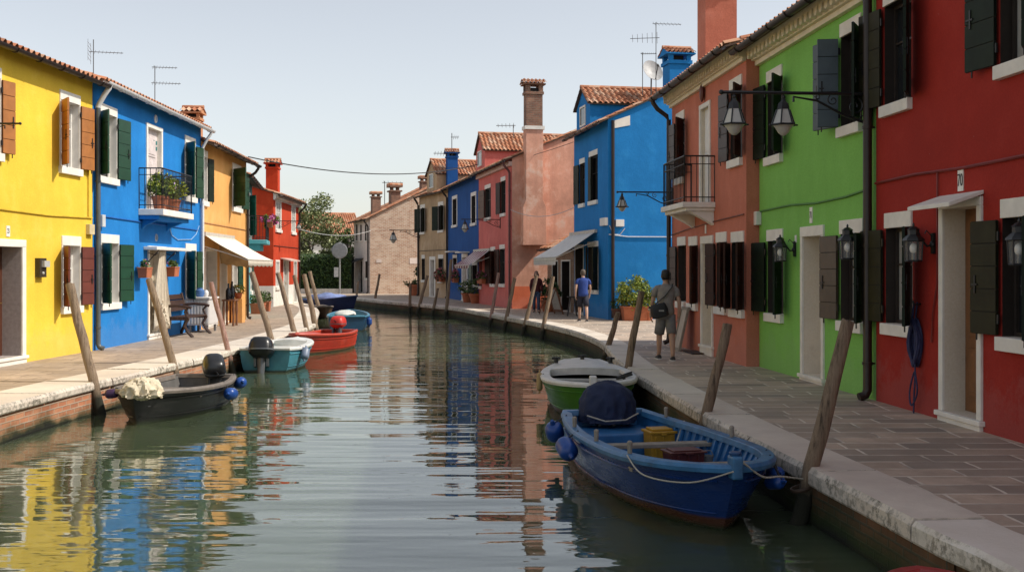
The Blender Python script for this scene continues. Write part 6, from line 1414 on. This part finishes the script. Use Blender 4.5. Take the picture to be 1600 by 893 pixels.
for sx in (-.24, .24):
    for sy in (-.15, .15): b = MB(); b.tube([(sx, sy, 0), (sx, sy, .3), (sx, sy, .5), (sx, sy, .779)], [.04, .03, .045, .03], 8); b.build('leg', BWD, t)
for k, (dx, dy, hh) in enumerate(((-.18, 0, .48), (.0, .06, .56), (.17, -.02, .50))):
    b = MB(); b.lathe([(.075, 0), (.085, .05), (.085, hh * .55), (.03, hh * .75), (.03, hh), (.036, hh)], (0, 0, 0), 12); o = b.build('bottle', plain('near_black_glass', (.012, .013, .018), .12), None, 0, origin=(0, 0, 0)); o.location = AH.wld((4.55 + dx, .40 + dy, .831)); tag(o, 'dark bottle standing on the reddish wooden stand', 'bottle', 'dark bottles on the wooden stand')

# ---------------------------------------------------------------- things along the right quay
plant('potted_plant', 'big yellow-green bush in a terracotta planter by the cobalt blue wall', ground(991, 500.5), ('box', .86, .55, .50), LEAFY, (.74, .62, .60), 2600, .12, .46, .1, clumps=46, seed=12)
plant('potted_plant', 'small dark plant in a round pot left of the big yellow-green bush', ground(966, 499.5), ('round', .24, .40), LEAFD, (.3, .26, .26), 220, .1, .15, seed=13, potm=plain('dark_brown_pot', (.10, .04, .025), .7))
plant('potted_plant', 'white flowering plant in a pot right of the big yellow-green bush', ground(1012, 500.5), ('round', .22, .34), LEAF, (.30, .26, .36), 260, .1, .22, seed=14, flowers=leafmat('white_blossoms', (.6, .6, .55), (.7, .7, .65), (.75, .7, .6)), nf=110)
plant('potted_plant', 'dark green shrub in a clay pot beside the walking woman', ground(857, 487), ('round', .34, .50), LEAFD, (.52, .45, .62), 700, .13, .42, seed=15, clumps=14)
plant('potted_plant', 'leafy plant in a planter under the striped awning, nearer of two', ground(743, 473.5), ('round', .34, .5), LEAF, (.55, .5, .45), 400, .15, .3, seed=16)
plant('potted_plant', 'leafy plant in a planter under the striped awning, farther of two', ground(731, 472), ('round', .34, .5), LEAF, (.6, .5, .45), 400, .15, .3, seed=17)
x, z = KH.pt(752, 443, .25); plant('flower_box', 'white and magenta flowers under the rose pink window', KH.wld((x, .22, z)), ('box', 1.3, .3, .25), LEAF, (.85, .28, .25), 420, .12, .1, KH.rz, seed=18, flowers=FLOW, nf=160)
x, z = NH2.pt(688, 440, .2); plant('flower_box', 'dark magenta flowers under the tan house window', NH2.wld((x, .2, z)), ('box', 1.0, .3, .3), LEAFD, (.75, .35, .4), 300, .16, .1, NH2.rz, seed=19, flowers=FLOWR, nf=260)
x, z = NH.pt(711, 441, .2); plant('flower_box', 'red flowers under the navy blue house window', NH.wld((x, .2, z)), ('box', .9, .3, .25), LEAFD, (.6, .3, .35), 220, .15, .1, NH.rz, seed=21, flowers=FLOWR, nf=180)
plant('potted_plant', 'shrub in a wooden tub at the foot of the bare brick wall', ground(650, 461.5), ('round', .55, .75), LEAFD, (.85, .7, .7), 500, .2, .4, seed=20, clumps=10)

P = ground(874, 490); t = thing('chalkboard_sign', 'leaning pale menu board outside the brick lean-to', 'sign', P, R(118)); b = MB()
def lean(x0, x1, z0, z1, y, th): return [(x0, y + z0 * .32, z0), (x1, y + z0 * .32, z0), (x1, y + th + z0 * .32, z0), (x0, y + th + z0 * .32, z0)], [(x0, y + z1 * .32, z1), (x1, y + z1 * .32, z1), (x1, y + th + z1 * .32, z1), (x0, y + th + z1 * .32, z1)]
for q in ((-.36, -.29, 0, 1.05), (.29, .36, 0, 1.05), (-.29, .29, .98, 1.05), (-.29, .29, .1, .17)): b.hexa(*lean(*q, 0, .04))
b.build('frame', BWD, t); b = MB(); b.hexa(*lean(-.29, .29, .17, .98, .012, .015)); b.build('board', plain('pale_menu_board', (.34, .32, .29), .7, var=.25, scale=14), t)
b = MB(); b.tube([(-.3, .34, 1.0), (-.3, .75, 0)], .022, 6); b.tube([(.3, .34, 1.0), (.3, .75, 0)], .022, 6); b.build('prop', BWD, t)
t = thing('stool', 'dark folding stool behind the man in blue', 'stool', ground(894, 493.5), .4); b = MB(); b.lathe([(.19, .70), (.20, .72), (.19, .745)], (0, 0, 0), 18); b.build('seat', plain('dark_stool_wood', (.02, .014, .012), .5), t)
for k in range(4): a = k * math.pi / 2 + .4; b = MB(); b.tube([(math.cos(a) * .1, math.sin(a) * .1, .70), (math.cos(a) * .25, math.sin(a) * .25, 0)], .02, 6); b.build('leg', MATS['dark_stool_wood'], t)
PB = PH.wld((4.05, .32, 0)); t = thing('framed_panel', 'pale framed panel leaning against the brick pink wall', 'panel', PB, PH.rz); b = MB(); k_ = -.22
def ln2(x0, x1, z0, z1, y, th): return [(x0, y + z0 * k_, z0), (x1, y + z0 * k_, z0), (x1, y + th + z0 * k_, z0), (x0, y + th + z0 * k_, z0)], [(x0, y + z1 * k_, z1), (x1, y + z1 * k_, z1), (x1, y + th + z1 * k_, z1), (x0, y + th + z1 * k_, z1)]
for q in ((-.30, -.24, 0, .95), (.24, .30, 0, .95), (-.24, .24, .89, .95), (-.24, .24, 0, .06)): b.hexa(*ln2(*q, 0, .05))
b.build('frame', OLDWOOD, t); b = MB(); b.hexa(*ln2(-.24, .24, .06, .89, .012, .02)); b.build('panel', plain('pale_panel_paint', (.42, .36, .30), .7), t)
P = ground(1095, 551); b = MB(); b.box(-.30, .30, -.45, .45, .014, .028); o = b.build('doormat', plain('brown_coir', (.055, .032, .025), .95, bmp=.8, scale=40), None, 0, origin=(0, 0, 0)); o.location = P; o.rotation_euler = (0, 0, PH.rz + R(90)); o.rotation_euler = (0, 0, R(4)); tag(o, 'dark brown doormat before the brick pink house door', 'doormat')

# coiled rope on the deep red wall
x, z = RH.pt(1437, 535); b = MB(); rg = random.Random(8); pts = []
for k in range(260):
    a = k / 260 * 15 * 2 * math.pi; pts.append((x + (.10 + .028 * math.sin(k * .31)) * math.cos(a), .06 + .035 * math.sin(k * .13) + .01 * math.cos(a * 3), z + (.27 + .03 * math.sin(k * .21)) * math.sin(a)))
b.tube([RH.wld(p) for p in pts], .011, 5)
b.tube([RH.wld(p) for p in catmull([(x - .02, .04, z + .50), (x + .02, .05, z + .2), (x - .06, .09, z - .28), (x - .1, .08, z - .6), (x + .06, .08, z - .78), (x + .10, .08, z - .6), (x - .04, .08, z - .35), (x + .01, .07, z - .7), (x + .02, .07, z - .98)], 6)], .011, 5); b.tube([RH.wld(p) for p in ((x - .03, 0, z + .48), (x - .03, .09, z + .47), (x - .03, .10, z + .52))], .012, 6, 1)
b.tube([RH.wld(p) for p in ((x - .02, .08, z + .49), (x + .11, .06, z + .1), (x + .115, .06, z + .25), (x - .02, .085, z + .47))], .010, 5)
tag(b.build('coiled_rope', [plain('navy_nylon_rope', (.022, .028, .085), .7, var=.4, scale=25, bmp=.6), IRON], origin=RH.wld((x, 0, z))), 'coiled navy rope hanging on the deep red wall left of door 70', 'rope')
# drape in the green house doorway
b = MB(); x0, x1, z0, z1 = gd; rows = []
for k in range(12):
    t_ = k / 11; rows.append([b.add(GH.wld((x0 + .05 + .012 * math.sin(j * 2.0) + (.02 + .10 * t_) * j / 8, -.10 - .14 * (1 - t_) * 0 - .03 * math.cos(j * 1.7) - .16 * j / 8, z1 - .08 - 1.75 * t_))) for j in range(9)])
for k, (a, c) in enumerate(zip(rows, rows[1:])):
    for j in range(8): b.face([a[j], a[j + 1], c[j + 1], c[j]], 0 if k < 6 else 1, None, True)
o = b.build('door_drape', [plain('amber_cloth', (.42, .24, .03), .9), plain('pale_pink_cloth', (.45, .32, .28), .9)], origin=GH.wld((x0, 0, z1))); o.modifiers.new('cloth_thickness', 'SOLIDIFY').thickness = .006; tag(o, 'amber and pale drape gathered in the green house doorway', 'curtain')

# ---------------------------------------------------------------- far end: hedge, trees, sign, low wall
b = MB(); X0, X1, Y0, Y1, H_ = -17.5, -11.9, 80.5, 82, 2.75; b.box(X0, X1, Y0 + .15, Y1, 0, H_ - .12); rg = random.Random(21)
for _ in range(5200):
    s_ = rg.random(); p = Vector((rg.uniform(X0, X1), Y0 + rg.uniform(-.12, .2), rg.uniform(.0, H_))) if s_ < .75 else Vector((rg.uniform(X0, X1), rg.uniform(Y0, Y1), H_ + rg.uniform(-.15, .12)))
    a = Vector((rg.gauss(0, 1), rg.gauss(0, .6), rg.gauss(0, 1))).normalized(); c = a.orthogonal().normalized(); w = rg.uniform(.10, .22); b.poly([p - a * w * .5, p + c * w * .3, p + a * w * .5, p - c * w * .3], 1)
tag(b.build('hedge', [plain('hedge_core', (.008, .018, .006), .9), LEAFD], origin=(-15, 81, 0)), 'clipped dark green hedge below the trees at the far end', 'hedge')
def tree(label, P, ht, r, n, lf, seed, size=.30, crown0=.25):
    t = thing('broadleaf_tree', label, 'tree', P, 0, None); rg = random.Random(seed); b = MB(); b.tube([(0, 0, -.1), (.05, 0, ht * .25), (-.05, .1, ht * .5), (.1, 0, ht * .8)], [.16, .13, .09, .03], 8)
    cl = []
    for k in range(13):
        a = k * 2.4; z0 = ht * rg.uniform(.2, .6); L = r * rg.uniform(.5, .95); q = Vector((math.cos(a) * L, math.sin(a) * L, z0 + ht * rg.uniform(.05, .30))); b.tube([(0, 0, z0), q * .5 + Vector((0, 0, z0 * .5 + .1)), q], [.07, .045, .015], 6); cl.append(q)
    b.build('trunk', plain('grey_bark', (.10, .08, .06), .9, bmp=.6), t); g = MB()
    for _ in range(16): a = rg.uniform(0, 6.28); z = rg.uniform(crown0, 1.0); rr = r * math.sqrt(max(.05, 1 - ((z - .5) / .55) ** 2)) * rg.uniform(.3, 1); cl.append(Vector((math.cos(a) * rr, math.sin(a) * rr, z * ht)))
    for q in cl: k = rg.uniform(.24, .42) * r; g.leaves(q, (k, k, k * .8), n // len(cl), size, 0, .2, 0, rg)
    g.build('crown', lf, t); return t
tree('loose olive-green tree above the hedge beside the vermilion house', (-15.6, 84, 0), 7.0, 2.7, 11000, LEAFO, 31, .24)
tree('small bright green tree in front of the white house wall', (-12.8, 86, 0), 5.2, 1.5, 3000, LEAF, 33, .24)
b = MB(); b.box(-40, -11.6, 78.9, 79.15, 0, .35); tag(b.build('garden_wall', plain('pale_wall_stone', (.48, .46, .42), .8), origin=(-20, 79, 0)), 'low pale garden wall at the foot of the hedge', 'wall')
P = ground(531, 458.5); t = thing('traffic_sign', 'round grey sign on a pole in front of the hedge', 'sign', P, 0); b = MB(); b.tube([(0, 0, 0), (0, 0, 3.75)], .06, 8); b.build('pole', plain('galvanised_steel', (.30, .31, .31), .5, metal=.3), t)
b = MB(); b.lathe([(.56, -.015), (.58, 0), (.56, .015)], (0, -.09, 3.1), 24, 0, Matrix.Rotation(R(90), 3, 'X')); b.lathe([(.50, .016), (.001, .02)], (0, -.09, 3.1), 24, 0, Matrix.Rotation(R(90), 3, 'X')); b.build('sign_disc', plain('grey_sign_back', (.22, .23, .24), .5), t)
b = MB(); b.box(-.4, -.1, -.14, -.06, 1.2, 1.9); b.build('sign_plate', plain('pale_grey_plate', (.40, .41, .42), .5), t)

# ---------------------------------------------------------------- antennas, dish, wires
ALU = plain('dull_aluminium', (.12, .12, .12), .5, metal=.5)
def antenna(label, base, top, booms, grid=False):
    t = thing('tv_antenna', label, 'antenna', base, 0, 'television antennas on the roofs'); k = max(.008, base.y * .00030); b = MB(); h_ = top.z - base.z; b.tube([(0, 0, 0), (0, 0, h_)], k * 1.3, 6); b.build('mast', ALU, t)
    for f, L, ang, n, el in booms:
        b = MB(); d = Vector((math.cos(ang), math.sin(ang), .0)); e = Vector((-d.y, d.x, 0)); z = h_ * f; p0 = Vector((0, 0, z)) - d * L * .12; b.tube([p0, p0 + d * L], k, 5)
        for j in range(n): q = p0 + d * L * (j + .5) / n; w = el * (1 - .4 * j / n); b.tube([q - e * w / 2 + Vector((0, 0, -.25 * w)), q + e * w / 2 + Vector((0, 0, .25 * w))], k * .55, 4)
        if grid:
            for j in range(5): q = p0 + Vector((0, 0, (j - 2) * .09)); b.tube([q - e * .3, q + e * .3], k * .5, 4)
            for sg in (-1, 1): b.tube([p0 + e * .25 * sg + Vector((0, 0, -.25)), p0 + e * .25 * sg + Vector((0, 0, .25))], k * .5, 4)
        b.build('boom', ALU, t)
antenna('antenna with a grid reflector above the joint of the yellow and bright blue roofs', at(146, 112, 25.5) + Vector((0, 0, -.4)), at(146, 62, 25.5), ((.75, .75, .25, 9, .26),), True)
antenna('antenna with two booms over the middle of the bright blue roof', at(242, 150, 29) + Vector((0, 0, -.4)), at(242, 103, 29), ((.97, .65, .2, 8, .3), (.62, .75, .2, 9, .3)))
antenna('tall antenna with two long booms by the cobalt blue chimney', at(1025, 140, 41) + Vector((0, 0, -.4)), at(1027, 35, 41), ((.98, 1.1, .1, 8, .5), (.80, 1.1, 3.0, 6, .6)))
antenna('short antenna beside the satellite dish', at(1004, 132, 41) + Vector((0, 0, -.4)), at(1004, 82, 41), ((.97, .6, 0, 8, .3),))
antenna('antenna over the navy blue chimney', at(706, 262, 68) + Vector((0, 0, -.4)), at(707, 208, 68), ((.5, 1.3, 3.3, 7, .6), (.9, .5, 0, 4, .8)))
antenna('antenna on the bare brick house', at(601, 318, 84) + Vector((0, 0, -.5)), at(601, 283, 84), ((.95, 1.6, .2, 5, .7),))
antenna('antenna behind the tree over the white house', at(421, 330, 100) + Vector((0, 0, -2)), at(491, 303, 100) * 0 + at(421, 312, 100), ((.97, 1.5, .2, 4, .7),))
antenna('antenna behind the tall brick chimney of the rose pink house', at(802, 240, 56) + Vector((0, 0, -.4)), at(802, 195, 56), ((.98, 1.0, 3.1, 5, .4),))
P = at(1018, 113, 41.5); t = thing('satellite_dish', 'pale round satellite dish on the cobalt blue roof', 'satellite dish', P); M = Matrix.Rotation(R(62), 3, 'X') @ Matrix.Rotation(R(0), 3, 'Z'); M = Matrix.Rotation(R(22), 3, 'Z') @ M
b = MB(); b.lathe([(.001, 0), (.2, .025), (.36, .085), (.44, .13), (.445, .125), (.36, .07), (.2, .01), (.001, -.015)], (0, 0, 0), 28, 0, M, .92, 1.05, False); b.build('reflector', plain('pale_dish_paint', (.42, .42, .42), .5), t)
b = MB(); b.tube([M @ Vector((0, -.42, .12)), M @ Vector((0, -.1, .5))], .018, 6); b.ball(M @ Vector((0, -.08, .52)), .05, .05, .06, 8, 6); b.tube([(0, .05, 0), (0, .15, -.9)], .03, 6); b.build('feed_arm', ALU, t)
def wire(label, a, c, sag, r, m):
    a, c = Vector(a), Vector(c); pts = [a.lerp(c, k / 24) - Vector((0, 0, sag * 4 * (k / 24) * (1 - k / 24))) for k in range(25)]; b = MB(); b.tube(pts, r, 5); return tag(b.build('overhead_wire', m, origin=a), label, 'wire', 'overhead wires')
wire('dark twisted cable crossing from the apricot house to the rose pink house', at(388, 245, 38.3), at(746, 257, 56.2), .55, .022, plain('dark_cable', (.03, .03, .03), .7))
wire('pale wire between the vermilion and bare brick houses', at(468, 358, 57.5), at(580, 360, 78.5), .35, .018, plain('pale_wire', (.5, .5, .5), .6)); wire('pale wire from the rose pink side wall to the cobalt blue house', at(797, 327, 48.9), at(899, 323, 43.2), .35, .013, MATS['pale_wire'])
wire('thin wire beside the brick chimney of the rose pink house', at(700, 262, 66), at(896, 222, 43.3), .3, .012, plain('dark_cable', (.03, .03, .03), .7))
